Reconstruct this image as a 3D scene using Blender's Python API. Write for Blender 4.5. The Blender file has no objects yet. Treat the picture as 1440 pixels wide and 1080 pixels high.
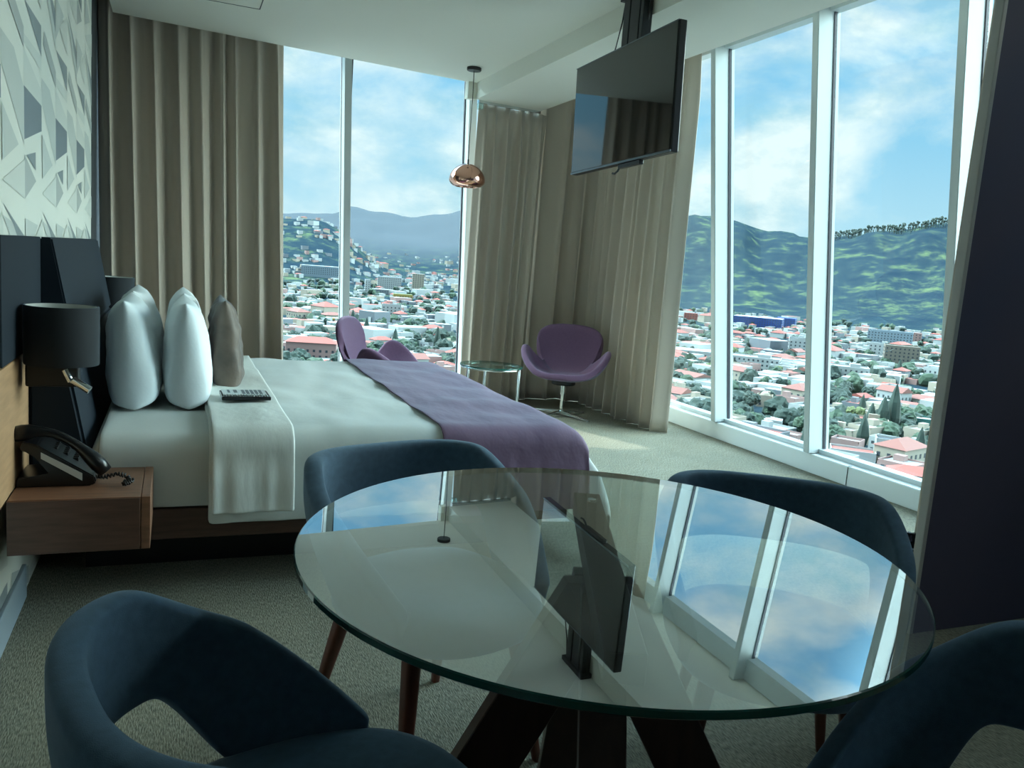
import bpy, bmesh, math, random
from mathutils import Vector, Matrix, noise
random.seed(7)
PI = math.pi
S = bpy.context.scene
COL = S.collection
V = Vector

# ------------------------------------------------------------------ camera
F_PX = 1148.5; PIT = .14064; ROLL = .0752; YAW = .3966; EYE = 1.25
cp, sp = math.cos(PIT), math.sin(PIT); cy, sy = math.cos(YAW), math.sin(YAW); cr, sr = math.cos(ROLL), math.sin(ROLL)
FW = V((sy*cp, cy*cp, -sp)); R0 = V((cy, -sy, 0)); U0 = R0.cross(FW)
RT = cr*R0 + sr*U0; UP = -sr*R0 + cr*U0
cam_d = bpy.data.cameras.new('camera'); cam = bpy.data.objects.new('camera', cam_d); COL.objects.link(cam)
cam.matrix_world = Matrix(((RT.x, UP.x, -FW.x, 0), (RT.y, UP.y, -FW.y, 0), (RT.z, UP.z, -FW.z, EYE), (0, 0, 0, 1)))
cam_d.sensor_width = 36; cam_d.lens = F_PX/1440*36; cam_d.clip_start = .02; cam_d.clip_end = 20000
S.camera = cam
S.view_settings.view_transform = 'Standard'; S.view_settings.look = 'None'
S.view_settings.gamma = 1; S.view_settings.use_curve_mapping = False
S.view_settings.exposure = 0.1

# ------------------------------------------------------------------ materials
def lin(c):
    return tuple((x/255/12.92 if x/255 <= .04045 else ((x/255+.055)/1.055)**2.4) for x in c) + (1,)
def mat(name, rgb, rough=.6, metal=0, spec=.5, sheen=0, noise_amt=0, nscale=20, bump=0, bscale=200, stretch=(1, 1, 1), coat=0):
    m = bpy.data.materials.new(name); m.use_nodes = True
    nt = m.node_tree; b = nt.nodes['Principled BSDF']
    c = lin(rgb)
    b.inputs['Base Color'].default_value = c; b.inputs['Roughness'].default_value = rough
    b.inputs['Metallic'].default_value = metal; b.inputs['Specular IOR Level'].default_value = spec
    if sheen:
        b.inputs['Sheen Weight'].default_value = sheen; b.inputs['Sheen Roughness'].default_value = .4
        b.inputs['Sheen Tint'].default_value = (.6, .8, 1, 1)
    if coat: b.inputs['Coat Weight'].default_value = coat
    if noise_amt or bump:
        tc = nt.nodes.new('ShaderNodeTexCoord'); mp = nt.nodes.new('ShaderNodeMapping')
        mp.inputs['Scale'].default_value = stretch
        nt.links.new(tc.outputs['Object'], mp.inputs['Vector'])
        if noise_amt:
            n = nt.nodes.new('ShaderNodeTexNoise'); n.inputs['Scale'].default_value = nscale; n.inputs['Detail'].default_value = 6
            nt.links.new(mp.outputs[0], n.inputs['Vector'])
            r = nt.nodes.new('ShaderNodeValToRGB')
            r.color_ramp.elements[0].position = .3; r.color_ramp.elements[1].position = .7
            r.color_ramp.elements[0].color = tuple(x*(1-noise_amt) for x in c[:3])+(1,)
            r.color_ramp.elements[1].color = tuple(min(1, x*(1+noise_amt)) for x in c[:3])+(1,)
            nt.links.new(n.outputs['Fac'], r.inputs[0]); nt.links.new(r.outputs[0], b.inputs['Base Color'])
        if bump:
            n2 = nt.nodes.new('ShaderNodeTexNoise'); n2.inputs['Scale'].default_value = bscale; n2.inputs['Detail'].default_value = 3
            nt.links.new(mp.outputs[0], n2.inputs['Vector'])
            bp = nt.nodes.new('ShaderNodeBump'); bp.inputs['Strength'].default_value = bump; bp.inputs['Distance'].default_value = .01
            nt.links.new(n2.outputs['Fac'], bp.inputs['Height']); nt.links.new(bp.outputs[0], b.inputs['Normal'])
    return m
def glass_mat(name, fac_min, fac_max, tint=(.92, .98, .96), rough=0.0):
    m = bpy.data.materials.new(name); m.use_nodes = True; nt = m.node_tree; nt.nodes.clear()
    o = nt.nodes.new('ShaderNodeOutputMaterial'); mx = nt.nodes.new('ShaderNodeMixShader')
    t = nt.nodes.new('ShaderNodeBsdfTransparent'); g = nt.nodes.new('ShaderNodeBsdfGlossy')
    t.inputs[0].default_value = tint+(1,); g.inputs['Roughness'].default_value = rough; g.inputs[0].default_value = (.95, 1, 1, 1)
    fr = nt.nodes.new('ShaderNodeLayerWeight'); fr.inputs['Blend'].default_value = .35
    mr = nt.nodes.new('ShaderNodeMapRange'); mr.inputs['To Min'].default_value = fac_min; mr.inputs['To Max'].default_value = fac_max
    nt.links.new(fr.outputs['Fresnel'], mr.inputs[0]); nt.links.new(mr.outputs[0], mx.inputs[0])
    nt.links.new(t.outputs[0], mx.inputs[1]); nt.links.new(g.outputs[0], mx.inputs[2]); nt.links.new(mx.outputs[0], o.inputs[0])
    return m

M = {}
M['ceiling'] = mat('ceiling_paint', (234, 233, 222), .8)
M['white_frame'] = mat('white_window_frame', (198, 207, 208), .35)
M['gasket'] = mat('dark_gasket', (30, 34, 48), .5)
M['sill'] = mat('white_sill', (226, 234, 236), .35)
M['glass'] = glass_mat('window_glass', .0015, .03, (.97, .99, .99))
M['table_glass'] = glass_mat('table_glass', .42, .97, (.80, .90, .87))
M['glass_edge'] = mat('green_glass_edge', (8, 74, 66), .12, spec=.8)
M['clear_glass'] = glass_mat('side_table_glass', .1, .7, (.8, .9, .88))
M['curtain'] = mat('taupe_curtain', (192, 180, 166), .85, sheen=.15, bump=.15, bscale=900, stretch=(1, 1, .2))
M['dark_recess'] = mat('dark_grey_paint', (70, 74, 78), .8)
M['purple_wall'] = mat('dark_purple_paint', (84, 78, 100), .75)
M['trim_pale'] = mat('pale_edge_trim', (190, 186, 182), .5)
M['pale_wall'] = mat('pale_wall_paint', (200, 204, 200), .8)
M['baseboard'] = mat('grey_baseboard', (132, 146, 156), .5)
M['walnut'] = mat('walnut_veneer', (122, 86, 66), .42, noise_amt=.22, nscale=9, stretch=(1.2, 7, 7))
M['walnut_d'] = mat('dark_walnut_veneer', (84, 58, 48), .45, noise_amt=.25, nscale=9, stretch=(1, 8, 8))
M['oak'] = mat('light_wood_panel', (168, 132, 98), .5, noise_amt=.15, nscale=6, stretch=(7, 1, 7))
M['plank'] = mat('dark_walnut_plank', (62, 42, 36), .4, noise_amt=.25, nscale=8, stretch=(6, 6, 1))
M['chair_leg'] = mat('reddish_brown_wood', (92, 46, 32), .4, noise_amt=.2, nscale=10, stretch=(6, 6, 1))
M['chair_fabric'] = mat('dark_blue_fabric', (74, 98, 118), .9, sheen=.4, noise_amt=.12, nscale=60, bump=.15, bscale=700)
M['purple_fabric'] = mat('purple_fabric', (108, 80, 108), .9, sheen=.3, noise_amt=.06, nscale=60, bump=.15, bscale=500)
M['chrome'] = mat('polished_chrome', (215, 220, 222), .12, 1)
M['copper'] = mat('mirror_copper', (226, 172, 152), .06, 1)
M['black_metal'] = mat('black_metal', (14, 16, 18), .4)
M['black_plastic'] = mat('black_plastic', (12, 13, 16), .28)
M['navy_metal'] = mat('black_pole_metal', (16, 21, 28), .35)
M['headboard'] = mat('black_blue_leatherette', (24, 34, 44), .75, spec=.25)
M['shade'] = mat('black_fabric_shade', (20, 26, 32), .85, sheen=.2)
M['shade_in'] = mat('white_shade_lining', (190, 190, 185), .8)
M['linen'] = mat('white_bed_linen', (204, 208, 204), .8, sheen=.1, bump=.25, bscale=9, stretch=(1, 1, 1))
M['linen2'] = mat('white_pillow_cotton', (222, 230, 234), .8, sheen=.1, bump=.3, bscale=14)
M['towel'] = mat('white_satin_strip', (216, 219, 214), .55, bump=.3, bscale=12, stretch=(1.6, 1, .5))
M['sheet'] = mat('grey_white_sheet', (205, 208, 204), .8, bump=.15, bscale=10)
M['runner'] = mat('purple_throw_cloth', (116, 88, 112), .8, sheen=.2, bump=.6, bscale=11, stretch=(1, .5, 1))
M['brown_velvet'] = mat('brown_velvet', (88, 76, 66), .6, sheen=.2, noise_amt=.4, nscale=9, bump=.5, bscale=16)
M['paper'] = mat('pale_printed_card', (186, 192, 194), .6)
M['paper_grey'] = mat('grey_print', (90, 98, 104), .7)
M['screen'] = mat('television_glass', (10, 13, 16), .03, spec=.8, coat=.3)
M['bag'] = mat('black_plastic_bag', (22, 24, 28), .18, spec=.9, bump=1.0, bscale=22)

def floor_mat():
    m = bpy.data.materials.new('ribbed_carpet'); m.use_nodes = True; nt = m.node_tree; b = nt.nodes['Principled BSDF']
    b.inputs['Roughness'].default_value = .95; b.inputs['Specular IOR Level'].default_value = .1
    tc = nt.nodes.new('ShaderNodeTexCoord')
    def nz(sc, st):
        mp = nt.nodes.new('ShaderNodeMapping'); mp.inputs['Scale'].default_value = st
        nt.links.new(tc.outputs['Object'], mp.inputs['Vector'])
        n = nt.nodes.new('ShaderNodeTexNoise'); n.inputs['Scale'].default_value = sc; n.inputs['Detail'].default_value = 4
        nt.links.new(mp.outputs[0], n.inputs['Vector']); return n
    n1 = nz(120, (2.4, .42, 1)); n2 = nz(3, (1, 1, 1))
    r = nt.nodes.new('ShaderNodeValToRGB'); r.color_ramp.elements[0].position = .36; r.color_ramp.elements[1].position = .62
    r.color_ramp.elements[0].color = lin((106, 105, 93)); r.color_ramp.elements[1].color = lin((154, 152, 135))
    nt.links.new(n1.outputs['Fac'], r.inputs[0])
    mx = nt.nodes.new('ShaderNodeMix'); mx.data_type = 'RGBA'; mx.blend_type = 'MULTIPLY'; mx.inputs[0].default_value = .35
    nt.links.new(r.outputs[0], mx.inputs[6]); nt.links.new(n2.outputs['Fac'], mx.inputs[7])
    nt.links.new(mx.outputs[2], b.inputs['Base Color'])
    bp = nt.nodes.new('ShaderNodeBump'); bp.inputs['Strength'].default_value = .5; bp.inputs['Distance'].default_value = .008
    nt.links.new(n1.outputs['Fac'], bp.inputs['Height']); nt.links.new(bp.outputs[0], b.inputs['Normal'])
    return m
M['carpet'] = floor_mat()

# ------------------------------------------------------------------ object helpers
KEEP = [False]
def obj(name, bm, mats, parent=None, smooth=False, angle=None, loc=None):
    me = bpy.data.meshes.new(name)
    if not KEEP[0]: bmesh.ops.recalc_face_normals(bm, faces=bm.faces[:])
    KEEP[0] = False
    bm.to_mesh(me); bm.free()
    o = bpy.data.objects.new(name, me); COL.objects.link(o)
    for m in (mats if isinstance(mats, (list, tuple)) else [mats]): me.materials.append(m)
    if smooth:
        for p in me.polygons: p.use_smooth = True
    if angle is not None:
        try: me.set_sharp_from_angle(angle=math.radians(angle))
        except Exception: pass
    if parent: o.parent = parent
    if loc is not None: o.location = loc
    return o
def tag(o, label=None, cat=None, group=None, kind=None):
    if label: o['label'] = label
    if cat: o['category'] = cat
    if group: o['group'] = group
    if kind: o['kind'] = kind
    return o
def thing(name, label, cat, loc=(0, 0, 0), rz=0, group=None):
    o = bpy.data.objects.new(name, None); COL.objects.link(o); o.location = loc; o.rotation_euler = (0, 0, rz)
    o.empty_display_size = .1
    return tag(o, label, cat, group)
def bx(bm, x0, x1, y0, y1, z0, z1, bev=0, mi=0):
    vs = [bm.verts.new((x, y, z)) for z in (z0, z1) for y in (y0, y1) for x in (x0, x1)]
    fs = [bm.faces.new([vs[i] for i in q]) for q in ((0, 2, 3, 1), (4, 5, 7, 6), (0, 1, 5, 4), (2, 6, 7, 3), (0, 4, 6, 2), (1, 3, 7, 5))]
    for f in fs: f.material_index = mi
    if bev:
        es = list({e for f in fs for e in f.edges})
        bmesh.ops.bevel(bm, geom=es, offset=bev, segments=2, affect='EDGES', profile=.5)
    return fs
def hexa(bm, p):   # 8 points: bottom 4 loop, top 4 loop
    vs = [bm.verts.new(q) for q in p]
    for q in ((3, 2, 1, 0), (4, 5, 6, 7), (0, 1, 5, 4), (1, 2, 6, 5), (2, 3, 7, 6), (3, 0, 4, 7)): bm.faces.new([vs[i] for i in q])
def tube(bm, pts, r, n=10, cap=True, mi=0):
    pts = [V(p) for p in pts]; rings = []
    rad = r if isinstance(r, (list, tuple)) else [r]*len(pts)
    prev = None
    for i, p in enumerate(pts):
        d = (pts[min(i+1, len(pts)-1)]-pts[max(i-1, 0)]).normalized()
        if prev is None:
            a = d.orthogonal().normalized()
        else:
            a = (prev-d*prev.dot(d)).normalized()
        prev = a; b = d.cross(a)
        rings.append([bm.verts.new(p+rad[i]*(a*math.cos(2*PI*k/n)+b*math.sin(2*PI*k/n))) for k in range(n)])
    for i in range(len(rings)-1):
        for k in range(n):
            f = bm.faces.new((rings[i][k], rings[i][(k+1) % n], rings[i+1][(k+1) % n], rings[i+1][k])); f.material_index = mi
    if cap:
        bm.faces.new(rings[0][::-1]).material_index = mi; bm.faces.new(rings[-1]).material_index = mi
def lathe(bm, prof, n=40, c=(0, 0, 0), mi=0):
    rings = []
    for r, z in prof:
        if r < 1e-5: rings.append([bm.verts.new((c[0], c[1], c[2]+z))])
        else: rings.append([bm.verts.new((c[0]+r*math.cos(2*PI*k/n), c[1]+r*math.sin(2*PI*k/n), c[2]+z)) for k in range(n)])
    for a, b in zip(rings, rings[1:]):
        for k in range(n):
            q = [a[k % len(a)], a[(k+1) % len(a)], b[(k+1) % len(b)], b[k % len(b)]]
            q2 = []
            for v in q:
                if v not in q2: q2.append(v)
            if len(q2) > 2: bm.faces.new(q2).material_index = mi
def grid(bm, fn, nu, nv, mi=0, closed_u=False):
    g = [[bm.verts.new(fn(i/(nu if closed_u else nu-1), j/(nv-1))) for j in range(nv)] for i in range(nu)]
    for i in range(nu if closed_u else nu-1):
        for j in range(nv-1):
            bm.faces.new((g[i][j], g[(i+1) % nu][j], g[(i+1) % nu][j+1], g[i][j+1])).material_index = mi
    return g
def mod(o, kind, **k):
    m = o.modifiers.new(kind.lower(), kind)
    for a, b in k.items(): setattr(m, a, b)
    return m
def sm(t): t = max(0, min(1, t)); return t*t*(3-2*t)
def nz(x, y, z=0): return noise.noise(V((x, y, z)))

# ------------------------------------------------------------------ room shell
WX = -.473                     # wall behind the bed
CEIL = 2.81; SOF = 2.67
FY = lambda x, off=0: 6.73+.117*x+off        # edge of the ceiling along the far windows
GX = lambda z: 4.2-.13*(z-.18)              # leaning glass of the right hand windows
def struct(name, bm, m, parent=None, **k):
    o = obj(name, bm, m, parent, **k)
    if parent is None: o['kind'] = 'structure'
    return o
bm = bmesh.new(); bx(bm, -.62, 4.32, -2.6, 7.9, -.12, 0); struct('floor', bm, M['carpet'])
# main ceiling with an open curtain pocket along its far and left edge
bm = bmesh.new()
hexa(bm, [(-.434, -2.6, CEIL), (2.38, -2.6, CEIL), (2.38, FY(2.38), CEIL), (-.434, FY(-.434), CEIL)] + [(-.434, -2.6, CEIL+.14), (2.38, -2.6, CEIL+.14), (2.38, FY(2.38), CEIL+.14), (-.434, FY(-.434), CEIL+.14)])
for a, b in (((.484, 5.93), (.4995, 4.9)), ((.484, 5.93), (-.15, 5.88))):      # hairline joint of the access panel
    pass
struct('ceiling', bm, M['ceiling'])
bm = bmesh.new()
for (x0, x1, y0, y1) in ((.482, .488, 5.1, 5.93), (-.16, .488, 5.925, 5.931), (-.16, -.154, 5.1, 5.93), (-.16, .488, 5.1, 5.106)):
    bx(bm, x0, x1, y0, y1, CEIL-.002, CEIL+.003)
struct('trim_1', bm, M['dark_recess'])
# lowered soffit along the right hand windows
bm = bmesh.new()
hexa(bm, [(2.38, -2.6, SOF), (3.03, -2.6, SOF), (3.03, FY(3.03, -.035), SOF), (2.38, FY(2.38, -.035), SOF)] + [(2.38, -2.6, CEIL+.14), (3.03, -2.6, CEIL+.14), (3.03, FY(3.03, -.035), CEIL+.14), (2.38, FY(2.38, -.035), CEIL+.14)])
struct('ceiling_soffit', bm, M['ceiling'])
bm = bmesh.new(); bx(bm, -.75, 4.02, -2.75, 7.5, 3.16, 3.26); struct('ceiling_slab', bm, M['ceiling'])
# walls
def wallpaper():
    bm = bmesh.new(); y0 = 5.56; w = .39; ncol = 16
    tones = 6
    def face(pts, mi):
        f = bm.faces.new([bm.verts.new((WX, y, z)) for y, z in pts]); f.material_index = mi
    P = .92; zmin, zmax = 0.0, 2.98
    # motifs in a cell two columns wide (u 0..2) and P high, u grows away from the viewer
    motifs = [
        (5, [(0, .23), (1, .31), (1, .41), (0, .42)]), (1, [(0, .42), (1, .41), (1, .47), (0, .55)]),
        (5, [(1, .52), (2, .30), (2, .41), (1.55, .51)]), (2, [(1, .52), (1.55, .51), (2, .41), (2, .21), (1, .42)]),
        (4, [(.05, .72), (1, .72), (1, .60)]), (1, [(0, .60), (1, .60), (1, .545), (0, .57)]),
        (4, [(1, .99), (1.4, .93), (2, .79), (2, .88)]), (2, [(1, .95), (2, .72), (2, .79), (1.4, .93)]),
        (3, [(0, .02), (.62, .10), (0, .18)]), (4, [(.1, .18), (.6, .21), (.6, .14)]), (1, [(1, .06), (2, .02), (2, .16)]),
        (3, [(1.1, .66), (2, .55), (2, .62), (1.2, .72)]), (2, [(0, .76), (.7, .93), (0, .95)]), (1, [(.3, .84), (1, .78), (1, .96)]),
        (2, [(1, .12), (1.7, .2), (1, .30)]),
    ]
    def clip(poly, val, axis, keep_less):
        out = []
        for i in range(len(poly)):
            a, b = poly[i], poly[(i+1) % len(poly)]
            ia = (a[axis] <= val) if keep_less else (a[axis] >= val)
            ib = (b[axis] <= val) if keep_less else (b[axis] >= val)
            if ia: out.append(a)
            if ia != ib:
                t = (val-a[axis])/(b[axis]-a[axis]); out.append((a[0]+t*(b[0]-a[0]), a[1]+t*(b[1]-a[1])))
        return out
    ymin = y0-w*ncol
    face([(ymin, zmin), (y0, zmin), (y0, zmax), (ymin, zmax)], 0)
    for c in range(ncol//2):
        yb = y0-.39-.001-2*w*c-.78+.39
        for k in range(-1, 4):
            zb = 1.34+(k-1)*P
            for n, (mi, poly) in enumerate(motifs):
                pts = [(yb+u*w, zb+v*P) for u, v in poly]
                for (val, ax, le) in ((y0-.001, 0, True), (ymin, 0, False), (zmin, 1, False), (zmax, 1, True)):
                    pts = clip(pts, val, ax, le) if len(pts) > 2 else []
                if len(pts) > 2:
                    f = bm.faces.new([bm.verts.new((WX+.0006+.00012*n, y, z)) for y, z in pts]); f.material_index = mi
    # body of the wall behind the paper
    bx(bm, WX-.07, WX-.0005, ymin, y0, zmin, zmax, mi=0)
    KEEP[0] = True
    cols = [(218, 220, 212), (204, 208, 202), (188, 194, 190), (168, 174, 172), (128, 138, 142), (112, 124, 132)]
    return obj('wall_left', bm, [mat('wallpaper_tone_%d' % i, c, .45) for i, c in enumerate(cols)])
wl = wallpaper(); wl['kind'] = 'structure'
bm = bmesh.new(); bx(bm, -.62, -.545, 5.5, 7.9, 0, 3.16); struct('wall_recess', bm, M['dark_recess'])
bm = bmesh.new(); bx(bm, -.75, 4.4, -2.75, -2.6, 0, 3.16); struct('wall_back', bm, M['pale_wall'])
bm = bmesh.new(); bx(bm, -.75, WX-.07, -2.6, 5.5, 0, 3.16); struct('wall_left_core', bm, M['pale_wall'])
bm = bmesh.new(); bx(bm, WX, WX+.014, -.6, 3.1, 0, .12, .003); struct('baseboard_left', bm, M['baseboard'])
bm = bmesh.new(); bx(bm, 2.59, 4.3, 2.1, 2.13, 0, 3.16); struct('wall_right', bm, M['purple_wall'])
bm = bmesh.new(); bx(bm, 2.570, 2.59, 2.097, 2.133, 0, 3.16, .003); struct('trim_2', bm, M['trim_pale'])
bm = bmesh.new(); bx(bm, 4.2, 4.36, -2.6, 2.1, 0, 3.16); struct('wall_right_rear', bm, M['pale_wall'])
# right hand windows
bm = bmesh.new()
hexa(bm, [(4.09, 2.13, 0), (4.32, 2.13, 0), (4.32, 7.7, 0), (4.09, 7.7, 0), (4.09, 2.13, .13), (4.32, 2.13, .145), (4.32, 7.7, .145), (4.09, 7.7, .13)])
bmesh.ops.bevel(bm, geom=bm.edges[:], offset=.004, segments=2, affect='EDGES')
struct('window_sill_right', bm, M['sill'])
bm = bmesh.new(); bx(bm, 4.086, 4.0895, 3.9715, 3.9745, .005, .125); bx(bm, 4.09, 4.12, 3.9715, 3.9745, .1305, .1335); struct('trim_3', bm, M['gasket'])
def lean_box(bm, xo0, xo1, y0, y1, z0, z1):
    hexa(bm, [(GX(z0)+xo0, y0, z0), (GX(z0)+xo1, y0, z0), (GX(z0)+xo1, y1, z0), (GX(z0)+xo0, y1, z0), (GX(z1)+xo0, y0, z1), (GX(z1)+xo1, y0, z1), (GX(z1)+xo1, y1, z1), (GX(z1)+xo0, y1, z1)])
posts = [3.245, 4.317, 5.396, 6.47]
ends = [2.13]+posts+[7.6]
for i in range(5):
    w = bpy.data.objects.new('window_%d' % (i+1), None); COL.objects.link(w); w['kind'] = 'structure'
    w.location = (4.2, (ends[i]+ends[i+1])/2, .18)
    ya = ends[i]+(.056 if i else 0); yb = ends[i+1]
    bm = bmesh.new(); lean_box(bm, -.006, .006, ya+.012, yb-.012, .165, 3.15); g = obj('window_pane', bm, M['glass'], w); g.matrix_parent_inverse = w.matrix_world.inverted()
    bm = bmesh.new()
    lean_box(bm, -.05, .03, ya, yb, .135, .165); lean_box(bm, -.05, .03, ya, yb, 3.0, 3.15)
    f = obj('window_frame', bm, M['white_frame'], w)
    bm = bmesh.new(); lean_box(bm, -.016, .008, yb-.006, yb, .165, 3.0); obj('gasket', bm, M['gasket'], w)
    if i < 4:
        bm = bmesh.new(); lean_box(bm, -.14, .04, yb, yb+.056, .135, 3.15)
        bmesh.ops.bevel(bm, geom=bm.edges[:], offset=.004, segments=2, affect='EDGES')
        obj('mullion', bm, M['white_frame'], w)
for w in [o for o in COL.objects if o.name.startswith('window_') and o.type == 'EMPTY']:
    bpy.context.view_layer.update()
    for ch in w.children: ch.matrix_parent_inverse = Matrix.Translation(-w.location)
# far windows (slightly skewed to the room)
def fpt(x, off, z): return (x-.116*off, FY(x, off), z)
def fbox(bm, x0, x1, o0, o1, z0, z1, dx=0):
    hexa(bm, [fpt(x0, o0, z0), fpt(x1, o0, z0), fpt(x1, o1, z0), fpt(x0, o1, z0), fpt(x0+dx, o0, z1), fpt(x1+dx, o0, z1), fpt(x1+dx, o1, z1), fpt(x0+dx, o1, z1)])
bm = bmesh.new(); fbox(bm, -.62, 4.3, .2, .5, 0, .13); struct('window_sill_far', bm, M['sill'])
fx = [-.6, 1.41, 2.56, 4.25]; dx_m = -.10
for i in range(3):
    w = bpy.data.objects.new('window_%d' % (i+6), None); COL.objects.link(w); w['kind'] = 'structure'
    xa = fx[i]+(.075 if i == 2 else .06 if i else 0); xb = fx[i+1]
    la = dx_m if i else 0; lb = dx_m if i < 2 else 0
    def q(x0, x1, o0, o1, z0, z1):
        return [fpt(x0+la*(z0/2.8), o0, z0), fpt(x1+lb*(z0/2.8), o0, z0), fpt(x1+lb*(z0/2.8), o1, z0), fpt(x0+la*(z0/2.8), o1, z0), fpt(x0+la*(z1/2.8), o0, z1), fpt(x1+lb*(z1/2.8), o0, z1), fpt(x1+lb*(z1/2.8), o1, z1), fpt(x0+la*(z1/2.8), o1, z1)]
    bm = bmesh.new(); hexa(bm, q(xa+.012, xb-.012, .36, .372, .16, 3.12)); obj('window_pane', bm, M['glass'], w)
    bm = bmesh.new(); hexa(bm, q(xa, xb, .32, .4, .13, .16)); hexa(bm, q(xa, xb, .32, .4, 3.08, 3.16)); obj('window_frame', bm, M['white_frame'], w)
    bm = bmesh.new(); hexa(bm, q(xb-.008, xb, .352, .376, .16, 3.08)); obj('gasket', bm, M['gasket'], w)
    if i < 2:
        wd = (.06, .075)[i]
        bm = bmesh.new(); z0, z1 = .13, 3.16
        hexa(bm, [fpt(xb+dx_m*z/2.8+dxx, o_, z) for z in (z0, z1) for dxx, o_ in ((0, .27), (wd, .27), (wd, .4), (0, .4))])
        bmesh.ops.bevel(bm, geom=bm.edges[:], offset=.004, segments=2, affect='EDGES')
        obj('mullion', bm, M['white_frame'], w)
# white box at the end of the soffit beside the far window
bm = bmesh.new(); fbox(bm, 2.30, 2.385, -.03, .03, SOF+.0, CEIL+.14); struct('trim_4', bm, M['ceiling'])
# curtain rail
rail = thing('curtain_rail', 'thin metal rail under the soffit end carrying the corner curtain', 'curtain rail', (2.72, FY(2.72, -.02), SOF-.012))
bm = bmesh.new(); hexa(bm, [(2.41, FY(2.41, -.045), SOF-.022), (3.03, FY(3.03, -.045), SOF-.022), (3.03, FY(3.03, -.01), SOF-.022), (2.41, FY(2.41, -.01), SOF-.022), (2.41, FY(2.41, -.045), SOF-.001), (3.03, FY(3.03, -.045), SOF-.001), (3.03, FY(3.03, -.01), SOF-.001), (2.41, FY(2.41, -.01), SOF-.001)])
r_ = obj('track', bm, M['chrome'], rail)
bm = bmesh.new(); bx(bm, 2.405, 2.455, FY(2.43, -.05), FY(2.43, -.005), SOF-.075, SOF-.022, .006); e_ = obj('runner_block', bm, M['clear_glass'], rail)
for o in (r_, e_): o.matrix_parent_inverse = Matrix.Translation(-rail.location)

# ------------------------------------------------------------------ curtains
def curtain(name, label, path_top, path_bot, z0, z1, folds, amp, seed, group=None, pinch=0.5):
    """path_* : (x,y) start/end ; folds = number of pleats"""
    rnd = random.Random(seed)
    ws = [rnd.uniform(.55, 1.5) for _ in range(folds)]; tot = sum(ws)
    edges = [0]
    for w in ws: edges.append(edges[-1]+w/tot)
    am = [rnd.uniform(.6, 1.25) for _ in range(folds)]; skew = [rnd.uniform(-.25, .25) for _ in range(folds)]
    drift = [rnd.uniform(-.35, .35)/folds for _ in range(folds+1)]; drift[0] = drift[-1] = 0
    nu = folds*16+1; nv = 26
    def along(path, s):
        pts = [V(p) for p in path]; ls = [(b-a).length for a, b in zip(pts, pts[1:])]; T = sum(ls); d = s*T
        for i, l in enumerate(ls):
            if d <= l or i == len(ls)-1: return pts[i]+(pts[i+1]-pts[i])*(d/l)
            d -= l
    bm = bmesh.new()
    def fn(u, v):
        k = min(folds-1, int(u*folds)); t = u*folds-k
        e0 = edges[k]+drift[k]*v; e1 = edges[k+1]+drift[k+1]*v
        s = e0+(e1-e0)*t
        ph = t+skew[k]*t*(1-t)*2
        wob = math.sin(PI*ph)**1.4*2-1 + .25*math.sin(2*PI*ph*2+k)
        # pinch pleat gathers at the very top
        gt = (1-pinch)+pinch*sm(v/.16)
        d = amp*am[k]*wob*gt*(.8+.35*v)
        s += .30*(e1-e0)*math.sin(2*PI*t)*(.5+.5*v)*.55
        p = along(path_top, s).lerp(along(path_bot, s), v)
        dr = (along(path_bot, min(1, s+.04))-along(path_bot, max(0, s-.04))).normalized(); n = V((dr.y, -dr.x))
        p = p+n*(d+.006*nz(s*9, v*3, seed))
        return (p.x, p.y, z1+(z0-z1)*v)
    grid(bm, fn, nu, nv)
    o = obj(name, bm, M['curtain'], smooth=True)
    mod(o, 'SOLIDIFY', thickness=.006, offset=0)
    return tag(o, label, 'curtain', group)
curtain('curtain', 'wide taupe curtain hanging beside the patterned wall, left of the far window', ((-.545, FY(-.545, .13)), (.752, FY(.752, .13))), ((-.50, FY(-.5, .13)), (.86, FY(.86, .13))), .003, 3.1, 9, .055, 3)
curtain('curtain', 'taupe corner curtain hanging from the exposed rail behind the glass side table', ((2.43, FY(2.43, .0)), (3.12, FY(3.12, .0))), ((2.44, FY(2.44, .02)), (3.10, FY(3.10, .02))), .003, SOF-.02, 6, .045, 11, pinch=.6)
curtain('curtain', 'taupe curtain bunched behind the purple swivel chair, left of the right windows', ((3.02, 7.19), (3.5, 7.22), (3.68, 7.05), (3.70, 5.62)), ((3.02, 7.17), (3.48, 7.20), (3.66, 7.03), (3.68, 5.60)), .003, 3.12, 12, .055, 23)
curtain('curtain', 'narrow strip of taupe curtain beside the dark purple wall', ((3.55, 2.93), (3.83, 2.90)), ((3.56, 2.93), (3.85, 2.90)), .003, 3.1, 3, .03, 31)

# ------------------------------------------------------------------ bed
ZB = .57
bed = thing('bed', 'large double bed on a dark wood platform with a black headboard', 'bed', (.6, 4.15, 0))
def child(o, root):
    o.parent = root; o.matrix_parent_inverse = Matrix.Translation(-root.location) if root.rotation_euler.z == 0 else root.matrix_basis.inverted(); return o
bm = bmesh.new(); bx(bm, -.40, 1.60, 3.085, 5.2, .185, .30, .006); child(obj('platform', bm, M['walnut_d']), bed)
bm = bmesh.new(); bx(bm, -.30, 1.35, 3.35, 4.95, .001, .185); child(obj('plinth', bm, M['black_metal']), bed)
def slab(bm, x0, x1, y0, y1, z0, z1, r, seg=5, lump=0, sd=0):
    bx(bm, x0, x1, y0, y1, z0, z1)
    bmesh.ops.bevel(bm, geom=bm.edges[:], offset=r, segments=seg, affect='EDGES', profile=.5)
bm = bmesh.new(); slab(bm, -.27, 1.58, 3.085, 5.19, .302, ZB-.02, .07); child(obj('mattress', bm, M['sheet'], smooth=True), bed)
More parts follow.
